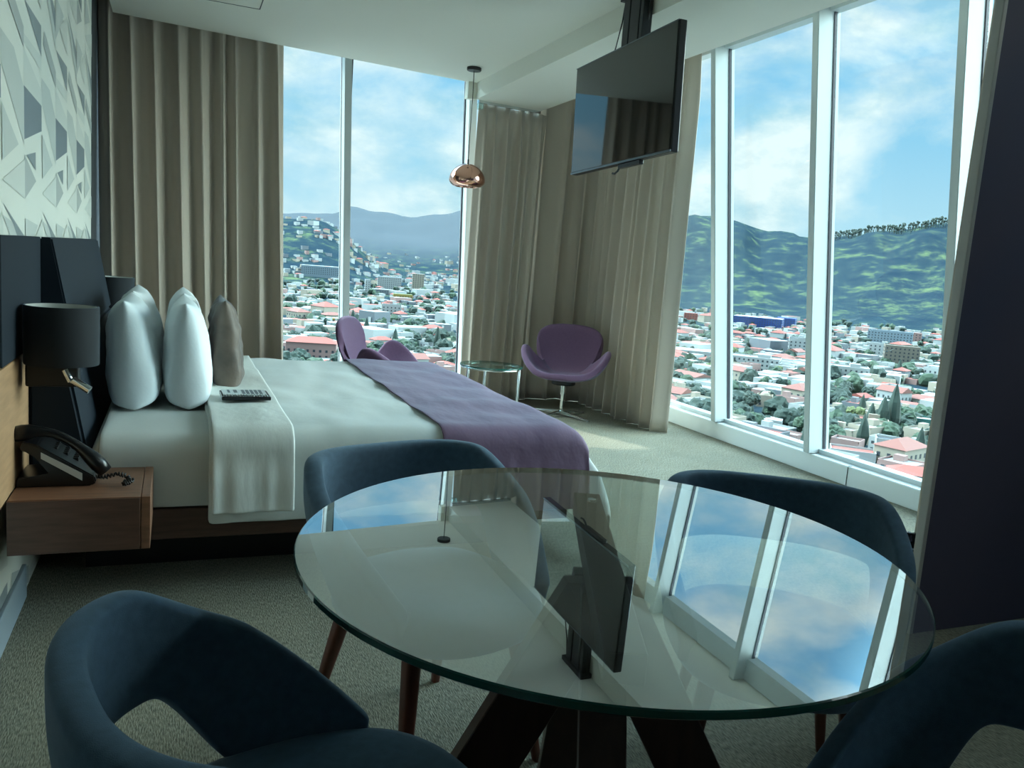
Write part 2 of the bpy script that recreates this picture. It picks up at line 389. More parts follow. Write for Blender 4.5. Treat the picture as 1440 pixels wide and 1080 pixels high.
# headboard with sloping front
bm = bmesh.new()
def hbx(z): return -.415+(1.235-z)*.19
def hb(y0, y1, z0, z1):
    hexa(bm, [(-.455, y0, z0), (hbx(z0), y0, z0), (hbx(z0), y1, z0), (-.455, y1, z0), (-.455, y0, z1), (hbx(z1), y0, z1), (hbx(z1), y1, z1), (-.455, y1, z1)])
hb(3.40, 5.28, .862, 1.235)
bmesh.ops.bevel(bm, geom=bm.edges[:], offset=.006, segments=2, affect='EDGES')
h = child(obj('headboard', bm, M['headboard'], smooth=True, angle=40), bed)
bm = bmesh.new(); hb(3.13, 5.28, .3, .86)
bmesh.ops.bevel(bm, geom=bm.edges[:], offset=.012, segments=3, affect='EDGES')
child(obj('headboard_panel', bm, M['headboard'], smooth=True, angle=40), bed)

def drape(name, x0, x1, y0, y1, zt, ov, mat_, r=.06, res=.03, wr=.004, seed=0, flare=.10, thick=.006, fold_amp=.012, flx=None, hem=0):
    """cloth lying on the top rectangle and hanging over its sides; ov = overhang (x-,x+,y-,y+)"""
    bm = bmesh.new()
    L = [x0-ov[0], x1+ov[1], y0-ov[2], y1+ov[3]]
    nu = max(6, int((L[1]-L[0])/res)); nv = max(6, int((L[3]-L[2])/res))
    def bend(d):      # distance past edge -> (horizontal out, drop) with quarter-round of radius r
        a = r*PI/2
        if d <= -0: return (0, 0)
        if d < a: return (r*math.sin(d/r), r*(1-math.cos(d/r)))
        return (r, r+d-a)
    def fn(u, v):
        x = L[0]+(L[1]-L[0])*u; y = L[2]+(L[3]-L[2])*v
        dx = (x-(x1-r*1) if x > x1-r else (x0+r-x if x < x0+r else 0)); sx = 1 if x > x1-r else -1
        dy = (y-(y1-r) if y > y1-r else (y0+r-y if y < y0+r else 0)); sy_ = 1 if y > y1-r else -1
        if ov[0] == 0 and sx < 0: dx = 0
        if ov[1] == 0 and sx > 0: dx = 0
        if ov[2] == 0 and sy_ < 0: dy = 0
        if ov[3] == 0 and sy_ > 0: dy = 0
        bxo, zx = bend(dx); byo, zy = bend(dy)
        X = (x if dx == 0 else (x1-r+bxo if sx > 0 else x0+r-bxo)); Y = (y if dy == 0 else (y1-r+byo if sy_ > 0 else y0+r-byo))
        drop = math.hypot(zx, zy) if min(zx, zy) > 0 else max(zx, zy)
        drop = min(drop, max(zx, zy)*1.15)
        Z = zt-drop
        side = sm((drop-r*.6)/.15)
        X += (sx*(flare if flx is None else flx)*side*(.6 if zx >= zy*.5 else 0)*min(1, zx/.3)); Y += (sy_*flare*side*.35*min(1, zy/.3))
        # wrinkles on top, vertical folds on the hanging part
        Z += (1-side)*(wr*nz(x*4, y*4, seed)*1.6+wr*.7*nz(x*11+3, y*3, seed+5))
        fo = fold_amp*side*(nz(x*9 if zy > zx else y*9, .3, seed+2)+.6*nz(x*21 if zy > zx else y*21, 1.7, seed+4))
        if zy > zx: Y += sy_*(abs(fo)+.002)
        elif zx > 0: X += sx*(abs(fo)+.002)
        return (X, Y, max(.02, Z)+ (hem*nz(x*5, y*5, seed+9) if drop > .1 else 0))
    grid(bm, fn, nu, nv)
    o = obj(name, bm, mat_, smooth=True)
    mod(o, 'SOLIDIFY', thickness=thick, offset=1)
    mod(o, 'SUBSURF', levels=1, render_levels=1)
    return o
sh = tag(drape('bed_sheet', -.24, .30, 3.09, 5.18, ZB-.012, (0, 0, .22, .22), M['sheet'], r=.07, seed=3, flare=.02, fold_amp=.004, wr=.003), 'grey-white fitted sheet over the mattress beside the pillows', 'bed sheet')
dv = tag(drape('duvet', .12, 1.64, 3.06, 5.24, ZB+.012, (0, .42, .285, .30), M['linen'], r=.09, flare=.10, flx=.22, seed=6, wr=.006, fold_amp=.014, hem=.006), 'white duvet spread over the bed and hanging down its near side', 'duvet')
ru = tag(drape('bed_runner', 1.0, 1.655, 3.045, 5.255, ZB+.024, (0, .04, .30, .30), M['runner'], r=.095, flare=.12, flx=0, seed=8, wr=.007, fold_amp=.02, hem=.01), 'purple cloth runner laid across the foot of the bed', 'bed runner')
tw = tag(drape('bed_strip', .13, .42, 3.04, 5.24, ZB+.028, (0, 0, .262, .25), M['towel'], r=.085, seed=12, wr=.006, fold_amp=.03, res=.015, hem=.004), 'narrow white satin strip folded across the bed under the notebook', 'bed runner')

def pillow(name, label, c, w, h, t, mat_, lean, group=None, seed=0, crush=0):
    """upright pillow: thickness along x, width along y, height along z"""
    bm = bmesh.new(); n = 26
    def half(sgn):
        def fn(u, v):
            a = u*2-1; b = v*2-1
            e = (max(0, 1-abs(a)**2.6)*max(0, 1-abs(b)**2.6))**.5
            pull = 1-.09*(1-e)*(1-abs(abs(a)-abs(b)))
            pin = 1-.10*(1-max(abs(a), abs(b))**3*min(abs(a), abs(b))**3)* (max(abs(a), abs(b))**4)
            y = a*w/2*(1-.07*(1-abs(b)**2)*0)*pin; z = b*h/2*pin
            x = sgn*t/2*(e**(.8 if b > 0 else .8-.42*sm(-b*1.5)))*(1-.20*b)*(1+.10*nz(a*2+seed, b*2, sgn)) + (.006+crush)*nz(a*5+seed, b*5, 2)*e
            return (x, y, z)
        return fn
    g1 = grid(bm, half(1), n, n); g2 = grid(bm, half(-1), n, n)
    bmesh.ops.remove_doubles(bm, verts=bm.verts[:], dist=.002)
    o = obj(name, bm, mat_, smooth=True)
    mod(o, 'SUBSURF', levels=1, render_levels=1)
    o.rotation_euler = (0, lean, 0); o.location = c
    return tag(o, label, 'cushion' if 'cushion' in name else 'pillow', group)
pillow('pillow', 'plump white pillow leaning on the headboard, on the near side behind the lamp shade', (-.165, 3.86, ZB+.222), .66, .46, .20, M['linen2'], -.10, seed=1)
pillow('pillow', 'white pillow leaning on the headboard on the far, window side of the bed', (-.165, 4.60, ZB+.222), .66, .46, .21, M['linen2'], -.10, seed=5)
pillow('pillow', 'plump white pillow standing between the near headboard pillow and the brown cushion', (.05, 3.88, ZB+.222), .66, .46, .19, M['linen2'], -.05, seed=9)
pillow('pillow', 'white pillow in the front row on the far side, mostly hidden by the near one', (.05, 4.60, ZB+.222), .66, .46, .19, M['linen2'], -.05, seed=14)
pillow('cushion', 'brown crushed velvet cushion standing in front of the white pillows', (.225, 4.22, ZB+.225), .52, .44, .15, M['brown_velvet'], -.06, seed=21, crush=.012)
bm = bmesh.new(); bx(bm, -.471, -.449, 2.66, 3.385, .862, 1.235, .003)
tag(obj('lamp_panel', bm, M['headboard']), 'flat black panel on the wall behind the near drum shade lamp', 'wall panel')
# notebook on the strip
nb = thing('notebook', 'black spiral notebook with a pale printed cover lying on the white strip', 'notebook', (.285, 3.66, ZB+.045), .02)
bm = bmesh.new(); bx(bm, -.10, .10, -.085, .085, -.003, .012, .003); obj('back_cover', bm, M['black_plastic'], nb)
bm = bmesh.new(); bx(bm, -.092, .088, -.055, .082, .012, .016, .001)
bx(bm, -.07, -.06, .0, .07, .0155, .0166, mi=1); bx(bm, -.045, -.03, .0, .07, .0155, .0166, mi=1)
for k in range(5): bx(bm, -.012+k*.018, .0+k*.018, -.03, .07, .0155, .0166, mi=1)
obj('printed_card', bm, [M['paper'], M['paper_grey']], nb)
bm = bmesh.new()
for k in range(17):
    x = -.09+k*.0112
    tube(bm, [(x+.002*math.cos(a), -.062+.011*math.cos(a), .010+.010*math.sin(a)) for a in [j*2*PI/8 for j in range(9)]], .0016, 5)
obj('spiral', bm, M['chrome'], nb)

# ------------------------------------------------------------------ nightstand, wall panel, phone, lamps
bm = bmesh.new(); bx(bm, -.471, -.452, 1.2, 3.12, .46, .857, .003)
tag(obj('wall_panel', bm, M['oak']), 'light wood backing panel on the wall behind the telephone', 'wall panel')
ns = thing('nightstand', 'floating walnut nightstand fixed to the wall beside the bed', 'nightstand', (-.25, 2.9, .29))
def cpt(o): return child(o, ns)
bm = bmesh.new(); bx(bm, -.451, -.090, 2.705, 3.078, .29, .46, .002); cpt(obj('body', bm, M['walnut']))
bm = bmesh.new(); bx(bm, -.0885, -.062, 2.705, 3.078, .29, .46, .002); cpt(obj('drawer_front', bm, M['walnut']))
bm = bmesh.new(); bx(bm, -.451, -.092, 2.6995, 2.7045, .292, .457, .001); cpt(obj('side_panel', bm, M['walnut_d']))
bm = bmesh.new(); bx(bm, -.471, -.09, 2.3, 2.7, 0, .001)
bm.free()
# telephone
ph = thing('telephone', 'black corded desk telephone on the nightstand', 'telephone', (-.33, 2.93, .461))
bm = bmesh.new()
prof = [(-.115, 0), (.085, 0), (.10, .012), (.085, .03), (-.085, .115), (-.11, .12)]
def extr(bm, prof, y0, y1, mi=0, tf=lambda p: p):
    a = [bm.verts.new(tf((x, y0, z))) for x, z in prof]; b = [bm.verts.new(tf((x, y1, z))) for x, z in prof]
    fs = [bm.faces.new(a), bm.faces.new(b[::-1])]
    for i in range(len(prof)): fs.append(bm.faces.new((a[i], b[i], b[(i+1) % len(prof)], a[(i+1) % len(prof)])))
    for f in fs: f.material_index = mi
prof2 = [(-.12, 0), (.09, 0), (.105, .01), (.10, .03), (-.06, .135), (-.10, .145), (-.11, .12), (-.065, .10), (-.02, .04), (-.075, .035), (-.115, .03)]
extr(bm, prof2, -.085, .085)
bmesh.ops.bevel(bm, geom=bm.edges[:], offset=.004, segments=2, affect='EDGES')
ph_base = obj('base', bm, M['black_plastic'], ph)
bm = bmesh.new()
pts = []
for k in range(13):
    t = k/12; x = -.125+.255*t; z = .165-.125*t+.055*math.sin(PI*t)
    pts.append((x, -.06, z))
tube(bm, pts, [.024, .026, .024, .018, .015, .014, .014, .014, .015, .018, .024, .026, .022], 12)
obj('handset', bm, M['black_plastic'], ph, smooth=True)
bm = bmesh.new()
def cd(s, t, dz): return (-.055+.13*s, -.0865, .118-.085*s-t*.03+dz)
hexa(bm, [(-.05, -.0875, .092), (.065, -.0875, .018), (.065, -.0855, .018), (-.05, -.0855, .092), (-.05, -.0875, .112), (.065, -.0875, .042), (.065, -.0855, .042), (-.05, -.0855, .112)])
obj('label_card', bm, M['paper'], ph_base)['label'] = 'pale printed card'
bm = bmesh.new()
for r in range(4):
    for c in range(3): bx(bm, -.03+c*.03, -.012+c*.03, -.02+r*.024, -.004+r*.024, .098-c*.018, .112-c*.018, .002)
obj('keypad', bm, M['black_metal'], ph_base)
bm = bmesh.new()
path = [V((.10, -.05, .02)), V((.13, -.06, .022)), V((.165, -.055, .03)), V((.195, -.075, .026)), V((.205, -.10, .012)), V((.185, -.115, .010)), V((.19, -.085, .012)), V((.215, -.095, .018))]
cps = []
for i in range(len(path)-1):
    for k in range(14): cps.append(path[i].lerp(path[i+1], k/14))
coil = []
for i, p in enumerate(cps):
    d = (cps[min(i+1, len(cps)-1)]-cps[max(0, i-1)]).normalized(); a = d.orthogonal().normalized(); b = d.cross(a)
    coil.append(p+.006*(a*math.cos(i*1.5)+b*math.sin(i*1.5)))
tube(bm, coil, .0032, 6)
obj('coiled_cord', bm, M['black_plastic'], ph, smooth=True)
# wall lamps
def wall_lamp(label, x, y):
    l = thing('wall_lamp', label, 'lamp', (x, y, .93))
    bm = bmesh.new(); R = .107; h = .094
    lathe(bm, [(R-.004, -h), (R, -h), (R+.002, -h+.004), (R+.002, h-.004), (R, h), (R-.004, h)], 48)
    sh_o = obj('lamp_shade', bm, M['shade'], l, smooth=True, angle=50)
    bm = bmesh.new(); lathe(bm, [(R-.005, -h+.001), (R-.005, h-.001)], 48); lathe(bm, [(0, -.045), (R-.006, -.045)], 48); obj('shade_lining', bm, M['shade_in'], sh_o, smooth=True)
    bm = bmesh.new(); bx(bm, -.10, .05, -.035, .035, -.165, -.092, .006); tube(bm, [(0, 0, -.10), (0, 0, -.04)], .012, 12); obj('bracket', bm, M['black_metal'], l)
    bm = bmesh.new()
    tube(bm, [(.012, -.04, -.108), (.030, -.045, -.145)], .011, 14); tube(bm, [(.030, -.045, -.145), (.036, -.047, -.147)], .006, 10)
    tube(bm, [(.036, -.05, -.138), (.085, -.06, -.170)], [.012, .013], 14)
    obj('reading_light', bm, M['chrome'], l, smooth=True, angle=40)['label'] = 'chrome reading light'
    return l
wall_lamp('black drum shade wall lamp with chrome reading light above the telephone', -.335, 2.97)
wall_lamp('black drum shade wall lamp half hidden behind the headboard by the curtain', -.335, 5.42)
bm = bmesh.new(); bx(bm, -.4725, -.062, 5.30, 5.72, .29, .46, .003)
tag(obj('nightstand', bm, M['walnut']), 'walnut nightstand on the far side of the bed, hidden behind the pillows', 'nightstand')

# ------------------------------------------------------------------ dining table
TC = V((.722, 1.243)); TR = .541; TZ = .765
tb = thing('dining_table', 'round glass-topped dining table on crossed dark wood planks', 'table', (TC.x, TC.y, 0))
bm = bmesh.new()
lathe(bm, [(0, TZ), (TR-.002, TZ)], 128); lathe(bm, [(TR-.002, TZ), (TR, TZ-.002), (TR, TZ-.011), (TR-.002, TZ-.013)], 128, mi=1)
bmesh.ops.remove_doubles(bm, verts=bm.verts[:], dist=.0001)
o = obj('tabletop', bm, [M['table_glass'], M['glass_edge']], tb)
ax_ = V((.93, -.36, 0)); o.matrix_basis = Matrix.Translation((0, 0, TZ)) @ Matrix.Rotation(math.radians(.7), 4, ax_) @ Matrix.Translation((0, 0, -TZ))
def plank(name, a, b, w, t, wdir):
    a = V(a)-V((TC.x, TC.y, 0)); b = V(b)-V((TC.x, TC.y, 0)); wd = V(wdir).normalized()
    d = (b-a).normalized(); n = d.cross(wd).normalized(); bm = bmesh.new()
    def cor(p, cut):
        res = []
        for s, q in ((-1, -1), (1, -1), (1, 1), (-1, 1)):
            c = p+wd*s*w/2+n*q*t/2
            if cut: c = c+d*((p.z-c.z)/d.z)
            res.append(c)
        return res
    cut = abs(d.z) > .2
    hexa(bm, cor(a, cut)+cor(b, cut)); bmesh.ops.bevel(bm, geom=bm.edges[:], offset=.002, segments=1, affect='EDGES')
    return obj(name, bm, M['plank'], tb)
ftop = V((.87, 1.58, .724)); ntop = V((.585, .925, .724))
ax = (ntop-ftop); ax.z = 0; ax.normalize(); sd_ = V((-ax.y, ax.x, 0))
tb_parts = []
plank('top_beam', ftop-ax*.05+V((0, 0, 0)), ntop+ax*.035, .06, .046, sd_)
def leg(a, b, w, t, wd): return plank('leg', a, b, w, t, wd)
ctr = V((.728, 1.25, .70))
Lf, Rf = V((.37, 1.34, 0)), V((1.10, 1.16, 0))
for f_ in (Lf, Rf):
    d = (f_-ctr).normalized(); hz = V((f_.x-ctr.x, f_.y-ctr.y, 0)).normalized(); wd = (V((0, 0, 1))-d*d.z)
    leg(ctr-hz*.0+V((0, 0, -.002)), f_, .115, .04, wd)
for f_ in (V((.625, .94, 0)), V((.825, 1.56, 0))):
    off = V((f_.x-TC.x, f_.y-TC.y, 0)).normalized()*.02
    leg(V((TC.x, TC.y, .699))+off*2.2, f_, .08, .04, sd_)
for i, p in enumerate((V((.87, 1.565, TZ-.011)), V((.583, .94, TZ-.019)))):
    bm = bmesh.new(); lathe(bm, [(0, -.002), (.010, -.002), (.012, -.006), (.012, -.012), (0, -.012)], 20, (p.x-TC.x, p.y-TC.y, p.z)); obj('fixing_disc', bm, M['chrome'], tb, smooth=True, angle=40)

# ------------------------------------------------------------------ dining chairs
def make_chair(label):
    ch = thing('dining_chair', label, 'chair', group=None)
    bm = bmesh.new()
    nu, nv = 57, 9
    def plan(t):
        s = 1 if t >= 0 else -1; a = abs(t)
        if a < .62:
            th = a/.62*PI/2; x = -.268*math.cos(th)**.76; y = .276*math.sin(th)**.76
        else:
            q = (a-.62)/.38; x = .235*q; y = .276-.045*q**1.6
        return x, s*y
    def ztop(t):
        a = abs(t)
        return .748-.004*(1-sm(a/.3)) - .285*(max(0, math.sqrt((a-.42)**2+.0016)+(a-.42))/2/.58)**1.08
    def zbot(t):
        a = abs(t)
        return .40+.168*(1-sm((a-.44)/.22))
    def fn(u, v):
        t = u*2-1; x, y = plan(t); z0, z1 = zbot(t), ztop(t)
        if z1 < z0+.03: z1 = z0+.03
        z = z0+(z1-z0)*v
        k = .86+.17*sm((z-.38)/.30)+.02*(z-.6)
        cx_ = .02
        return ((x-cx_)*k+cx_, y*k, z)
    grid(bm, fn, nu, nv)
    b = obj('backrest', bm, M['chair_fabric'], ch, smooth=True)
    mod(b, 'SOLIDIFY', thickness=.046, offset=0, use_even_offset=False)
    mod(b, 'SUBSURF', levels=2, render_levels=2)
    bm = bmesh.new()
    rings = [(0, .352), (.80, .352), (.97, .37), (1.0, .405), (.985, .44), (.9, .462), (.6, .470), (0, .470)]
    n = 48; prev = None
    for s, z in rings:
        r = []
        for k in range(n):
            a = 2*PI*k/n; c, sn = math.cos(a), math.sin(a)
            ex = .30 if c > 0 else .225
            p = 2.6
            rr_ = (abs(c/ex)**p+abs(sn/.243)**p)**(-1/p)
            x, y = s*rr_*c+.01, s*rr_*sn
            zz = z + (.006*nz(x*9, y*9, 1) if z > .44 else 0)-(.012*(1-s)**1 if z > .46 else 0)
            r.append(bm.verts.new((x, y, zz)) if s > 0 else None)
        if s == 0:
            c0 = bm.verts.new((.01, 0, z - (.012 if z > .46 else 0))); r = [c0]
        if prev:
            for k in range(n):
                q = [prev[k % len(prev)], prev[(k+1) % len(prev)], r[(k+1) % len(r)], r[k % len(r)]]; qq = []
                for v in q:
                    if v not in qq: qq.append(v)
                if len(qq) > 2: bm.faces.new(qq)
        prev = r
    s_ = obj('seat', bm, M['chair_fabric'], ch, smooth=True)
    mod(s_, 'SUBSURF', levels=1, render_levels=1)
    for sx in (1, -1):
        for sy2 in (1, -1):
            bm = bmesh.new(); n = 12
            top = V((.155*sx+.01, .15*sy2, .362)); bot = V((.235*sx+.005, .205*sy2, 0)); rings = []
            for t, r in ((0, .021), (.3, .019), (.97, .0115), (1, .011)):
                c = top.lerp(bot, t)
                rings.append([bm.verts.new((c.x+r*math.copysign(abs(math.cos(2*PI*(k+.5)/n))**.6, math.cos(2*PI*(k+.5)/n)), c.y+r*math.copysign(abs(math.sin(2*PI*(k+.5)/n))**.6, math.sin(2*PI*(k+.5)/n)), c.z)) for k in range(n)])
            for i in range(3):
                for k in range(n): bm.faces.new((rings[i][k], rings[i][(k+1) % n], rings[i+1][(k+1) % n], rings[i+1][k]))
            bm.faces.new(rings[0]); bm.faces.new(rings[-1][::-1])
            obj('leg', bm, M['chair_leg'], ch, smooth=True, angle=50)
    return ch
def copy_thing(root, label):
    r = root.copy(); COL.objects.link(r); r['label'] = label
    for c in list(root.children):
        d = c.copy(); COL.objects.link(d); d.parent = r
    return r
GRP = 'dark blue dining chairs around the glass table'
c1 = make_chair('dark blue tub dining chair at lower left, nearest the nightstand'); c1['group'] = GRP
spots = [(c1, .168, 1.05, 14), ('dark blue tub dining chair between the glass table and the bed', .615, 1.92, -73),
         ('dark blue tub dining chair on the window side, beside the black bin bag', 1.362, 1.495, 237), ('dark blue tub dining chair at lower right in front of the dark purple wall', 1.058, .640, 166)]
for i, (a, x, y, d) in enumerate(spots):
    o = a if i == 0 else copy_thing(c1, a)
    o.location = (x, y, 0); o.rotation_euler = (0, 0, math.radians(d))

# bin with bag
bn = thing('waste_bin', 'black waste bin lined with a crumpled plastic bag behind the window side chair', 'bin', (2.80, 2.33, 0))
bm = bmesh.new(); lathe(bm, [(0, .001), (.115, .001), (.135, .33), (.13, .33), (.112, .01), (0, .01)], 36); obj('bucket', bm, M['black_plastic'], bn, smooth=True, angle=40)
bm = bmesh.new()
def bagf(u, v):
    a = 2*PI*u; r = .142+.018*nz(math.cos(a)*4, math.sin(a)*4, v*4)+.012*nz(math.cos(a)*11, math.sin(a)*11, v*9)
    pr_ = [(.004, .37-.15), (-.002, .345), (-.012, .36), (.0, .36), (.006, .30), (.002, .2)]
    z = .355+.012*nz(a*2, 1, 0)-.17*v if v > .15 else .355+.012*nz(a*2, 1, 0)-.06*(.15-v)/.15
    rr_ = r if v > .15 else r-.022*(.15-v)/.15
    return (rr_*math.cos(a), rr_*math.sin(a), z)
grid(bm, bagf, 72, 20, closed_u=True); obj('bin_bag', bm, M['bag'], bn, smooth=True)

bn.scale = (.92, .92, .82)

# ------------------------------------------------------------------ swivel lounge chairs and side table
def swan(label):
    ch = thing('swivel_armchair', label, 'armchair')
    half = [(.335, 0, .375), (.325, .13, .375), (.285, .245, .395), (.215, .335, .46), (.11, .405, .555), (-.01, .425, .62), (-.10, .395, .60), (-.155, .315, .50), (-.195, .27, .455), (-.245, .30, .53), (-.29, .325, .635), (-.325, .31, .735), (-.35, .235, .80), (-.362, .12, .825), (-.365, 0, .83)]
    loop = [V(p) for p in half]+[V((x, -y, z)) for x, y, z in half[-2:0:-1]]
    L_ = len(loop); edge = []
    for i in range(L_):
        p0, p1, p2, p3 = (loop[(i+k) % L_] for k in (-1, 0, 1, 2))
        for j in range(3):
            t = j/3
            edge.append(.5*((2*p1)+(p2-p0)*t+(2*p0-5*p1+4*p2-p3)*t*t+(3*p1-p0-3*p2+p3)*t**3))
    bm = bmesh.new(); n = len(edge); rho = [0, .2, .4, .58, .72, .84, .93, 1.0]; rings = []
    for q in rho:
        if q == 0: rings.append([bm.verts.new((.02, 0, .335))]); continue
        hq = q**.72
        rings.append([bm.verts.new((.02+(e.x-.02)*hq, e.y*hq, .335+(e.z-.335)*q**(2.1+1.2*sm((e.z-.4)/.2)))) for e in edge])
    for a, b in zip(rings, rings[1:]):
        for k in range(n):
            qd = [a[k % len(a)], a[(k+1) % len(a)], b[(k+1) % n], b[k]]; qq = []
            for v in qd:
                if v not in qq: qq.append(v)
            bm.faces.new(qq)
    s = obj('seat_shell', bm, M['purple_fabric'], ch, smooth=True)
    mod(s, 'SOLIDIFY', thickness=.055, offset=-1); mod(s, 'SUBSURF', levels=1, render_levels=2)
    bm = bmesh.new(); tube(bm, [(0, 0, .03), (0, 0, .20)], .017, 16); tube(bm, [(0, 0, .20), (0, 0, .30)], .024, 16); obj('column', bm, M['chrome'], ch, smooth=True, angle=40)
    bm = bmesh.new(); lathe(bm, [(0, .292), (.10, .292), (.11, .30), (.11, .325), (0, .325)], 24); obj('mounting_plate', bm, M['black_metal'], ch)
    for k in range(4):
        a = PI/4+k*PI/2+.2; c, s2 = math.cos(a), math.sin(a)
        bm = bmesh.new()
        def pt(r, w, z): return (r*c-w*s2, r*s2+w*c, z)
        hexa(bm, [pt(.01, -.017, .022), pt(.33, -.014, .0), pt(.33, .014, .0), pt(.01, .017, .022), pt(.01, -.017, .05), pt(.33, -.012, .014), pt(.33, .012, .014), pt(.01, .017, .05)])
        bmesh.ops.bevel(bm, geom=bm.edges[:], offset=.003, segments=2, affect='EDGES')
        obj('foot', bm, M['chrome'], ch)
    return ch
s1 = swan('purple swivel armchair in the curtained corner, facing the bed')
s1.location = (3.15, 6.36, 0); s1.rotation_euler = (0, 0, math.radians(238)); s1.scale = (.95,)*3; s1['group'] = 'purple swivel armchairs'
s2 = copy_thing(s1, 'purple swivel armchair behind the bed, backed against the far window')
s2.location = (1.50, 6.18, 0); s2.rotation_euler = (0, 0, math.radians(-28))
st = thing('side_table', 'round glass side table with chrome legs beside the purple armchair', 'side table', (2.23, 5.76, 0))
bm = bmesh.new(); lathe(bm, [(0, .512), (.238, .512), (.24, .510), (.24, .503), (.238, .501), (0, .501)], 64); o = obj('tabletop', bm, [M['clear_glass'], M['glass_edge']], st)
for p in o.data.polygons:
    if abs(p.normal.z) < .9: p.material_index = 1
bm = bmesh.new(); tube(bm, [(.225*math.cos(k*PI/24), .225*math.sin(k*PI/24), .492) for k in range(49)], .007, 8, cap=False); obj('ring_frame', bm, M['chrome'], st, smooth=True)
for k in range(3):
    a = math.radians(-40+k*120); bm = bmesh.new(); tube(bm, [(.225*math.cos(a), .225*math.sin(a), .495), (.225*math.cos(a), .225*math.sin(a), .0)], .011, 12); obj('leg', bm, M['chrome'], st, smooth=True, angle=50)

# ------------------------------------------------------------------ television, pendant
tv = thing('television', 'black flat television hung from the ceiling pole, tilted towards the bed', 'television', (2.257, 4.155, 2.181))
tv.rotation_euler = (0, 0, math.radians(.5))
bm = bmesh.new(); bx(bm, -.001, .045, -.55, .55, -.318, .318, .006); bx(bm, .04, .075, -.36, .36, -.22, .14, .01)
tvb = obj('casing', bm, M['black_plastic'], tv)
bm = bmesh.new(); bx(bm, -.004, -.0012, -.541, .541, -.303, .310, .0008); obj('screen', bm, M['screen'], tv)
bm = bmesh.new(); bx(bm, -.006, -.001, -.549, .549, -.317, -.306, .001); M['bezel'] = mat('brushed_bezel', (120, 128, 134), .35, 1); obj('bezel_strip', bm, M['bezel'], tv)
bm = bmesh.new(); bx(bm, -.005, -.001, -.549, .549, .3125, .317, .001); obj('bezel_strip', bm, M['bezel'], tv)
bm = bmesh.new(); bx(bm, .002, .03, -.25, -.02, -.342, -.318, .004); tube(bm, [(.015, -.02-.07*0, -.335), (.015, -.0, -.352), (.015, .03, -.362), (.015, .055, -.358)], .006, 8); obj('sensor_bar', bm, M['black_plastic'], tv)
for c in tv.children:
    c.rotation_euler = (math.radians(-1.8), math.radians(-.8), 0)
mt = thing('television_mount', 'black slotted ceiling pole carrying the television beside the soffit', 'television mount', (2.35, 4.20, 2.81))
bm = bmesh.new()
for y0, y1 in ((-.115, -.082), (-.072, .028), (.038, .105)): bx(bm, -.035, .024, y0, y1, -.66, -.002, .004)
bx(bm, -.022, .014, -.11, .10, -.66, -.002)
obj('pole', bm, M['navy_metal'], mt)
bm = bmesh.new(); bx(bm, -.05, .026, -.14, .13, -.03, -.001, .003); obj('ceiling_plate', bm, M['navy_metal'], mt)
bm = bmesh.new(); bx(bm, -.05, .024, -.2, .2, -.80, -.48, .004); obj('bracket', bm, M['black_metal'], mt)
bm = bmesh.new(); tube(bm, [(.0, .155, -.002), (-.004, .17, -.12), (-.012, .205, -.25), (-.03, .22, -.34)], .004, 8); obj('cable', bm, M['black_plastic'], mt, smooth=True)
bm = bmesh.new(); tube(bm, [(.0, -.135, -.002), (.002, -.125, -.08), (.0, -.108, -.18), (0, -.10, -.28)], .007, 8); obj('cable', bm, M['black_plastic'], mt, smooth=True)
pd = thing('pendant_lamp', 'mirror copper pendant lamp hanging from the ceiling before the far window', 'pendant lamp', (2.18, 6.475, CEIL))
bm = bmesh.new(); lathe(bm, [(0, -.026), (.054, -.026), (.058, -.022), (.058, -.0015), (0, -.0015)], 40); obj('ceiling_rose', bm, M['black_metal'], pd, smooth=True, angle=40)
zt = 2.06-CEIL
bm = bmesh.new(); tube(bm, [(0, 0, -.02), (.003, .0, -.25), (.0, 0, -.5), (0, 0, zt+.03)], .0032, 8); obj('cord', bm, M['black_plastic'], pd)
bm = bmesh.new(); tube(bm, [(0, 0, zt-.004), (0, 0, zt+.034)], .007, 12); obj('cord_grip', bm, M['black_metal'], pd)
bm = bmesh.new()
pf = []
for k in range(15):
    a = k/14*PI/2; pf.append((.146*math.sin(a), zt-.125+.125*math.cos(a)**1.15))
pf += [(.147, zt-.135), (.143, zt-.15), (.132, zt-.165), (.115, zt-.178), (.095, zt-.185), (.088, zt-.183), (.10, zt-.165), (.07, zt-.11), (0, zt-.08)]
lathe(bm, pf, 64); obj('lamp_shade', bm, M['copper'], pd, smooth=True)

# ------------------------------------------------------------------ world outside
SUN_AZ = math.radians(-24); SUN_EL = math.radians(50)       # azimuth from +Y towards +X
SD = V((math.sin(SUN_AZ)*math.cos(SUN_EL), math.cos(SUN_AZ)*math.cos(SUN_EL), math.sin(SUN_EL)))
sun_d = bpy.data.lights.new('sun', 'SUN'); sun = bpy.data.objects.new('sun', sun_d); COL.objects.link(sun)
sun.rotation_euler = SD.to_track_quat('Z', 'Y').to_euler(); sun_d.energy = 4.6; sun_d.angle = math.radians(1.2); sun_d.color = (1, .96, .88)
SKY_FILL_L, SKY_FILL_R = 21.0, 16.5      # strength of the fill lobes added to the sky, outside the view
W = bpy.data.worlds.new('sky'); S.world = W; W.use_nodes = True; nt = W.node_tree; nt.nodes.clear()
N = nt.nodes.new; LK = nt.links.new
out = N('ShaderNodeOutputWorld'); bg = N('ShaderNodeBackground'); LK(bg.outputs[0], out.inputs[0])
tc = N('ShaderNodeTexCoord'); sep = N('ShaderNodeSeparateXYZ'); LK(tc.outputs['Generated'], sep.inputs[0])
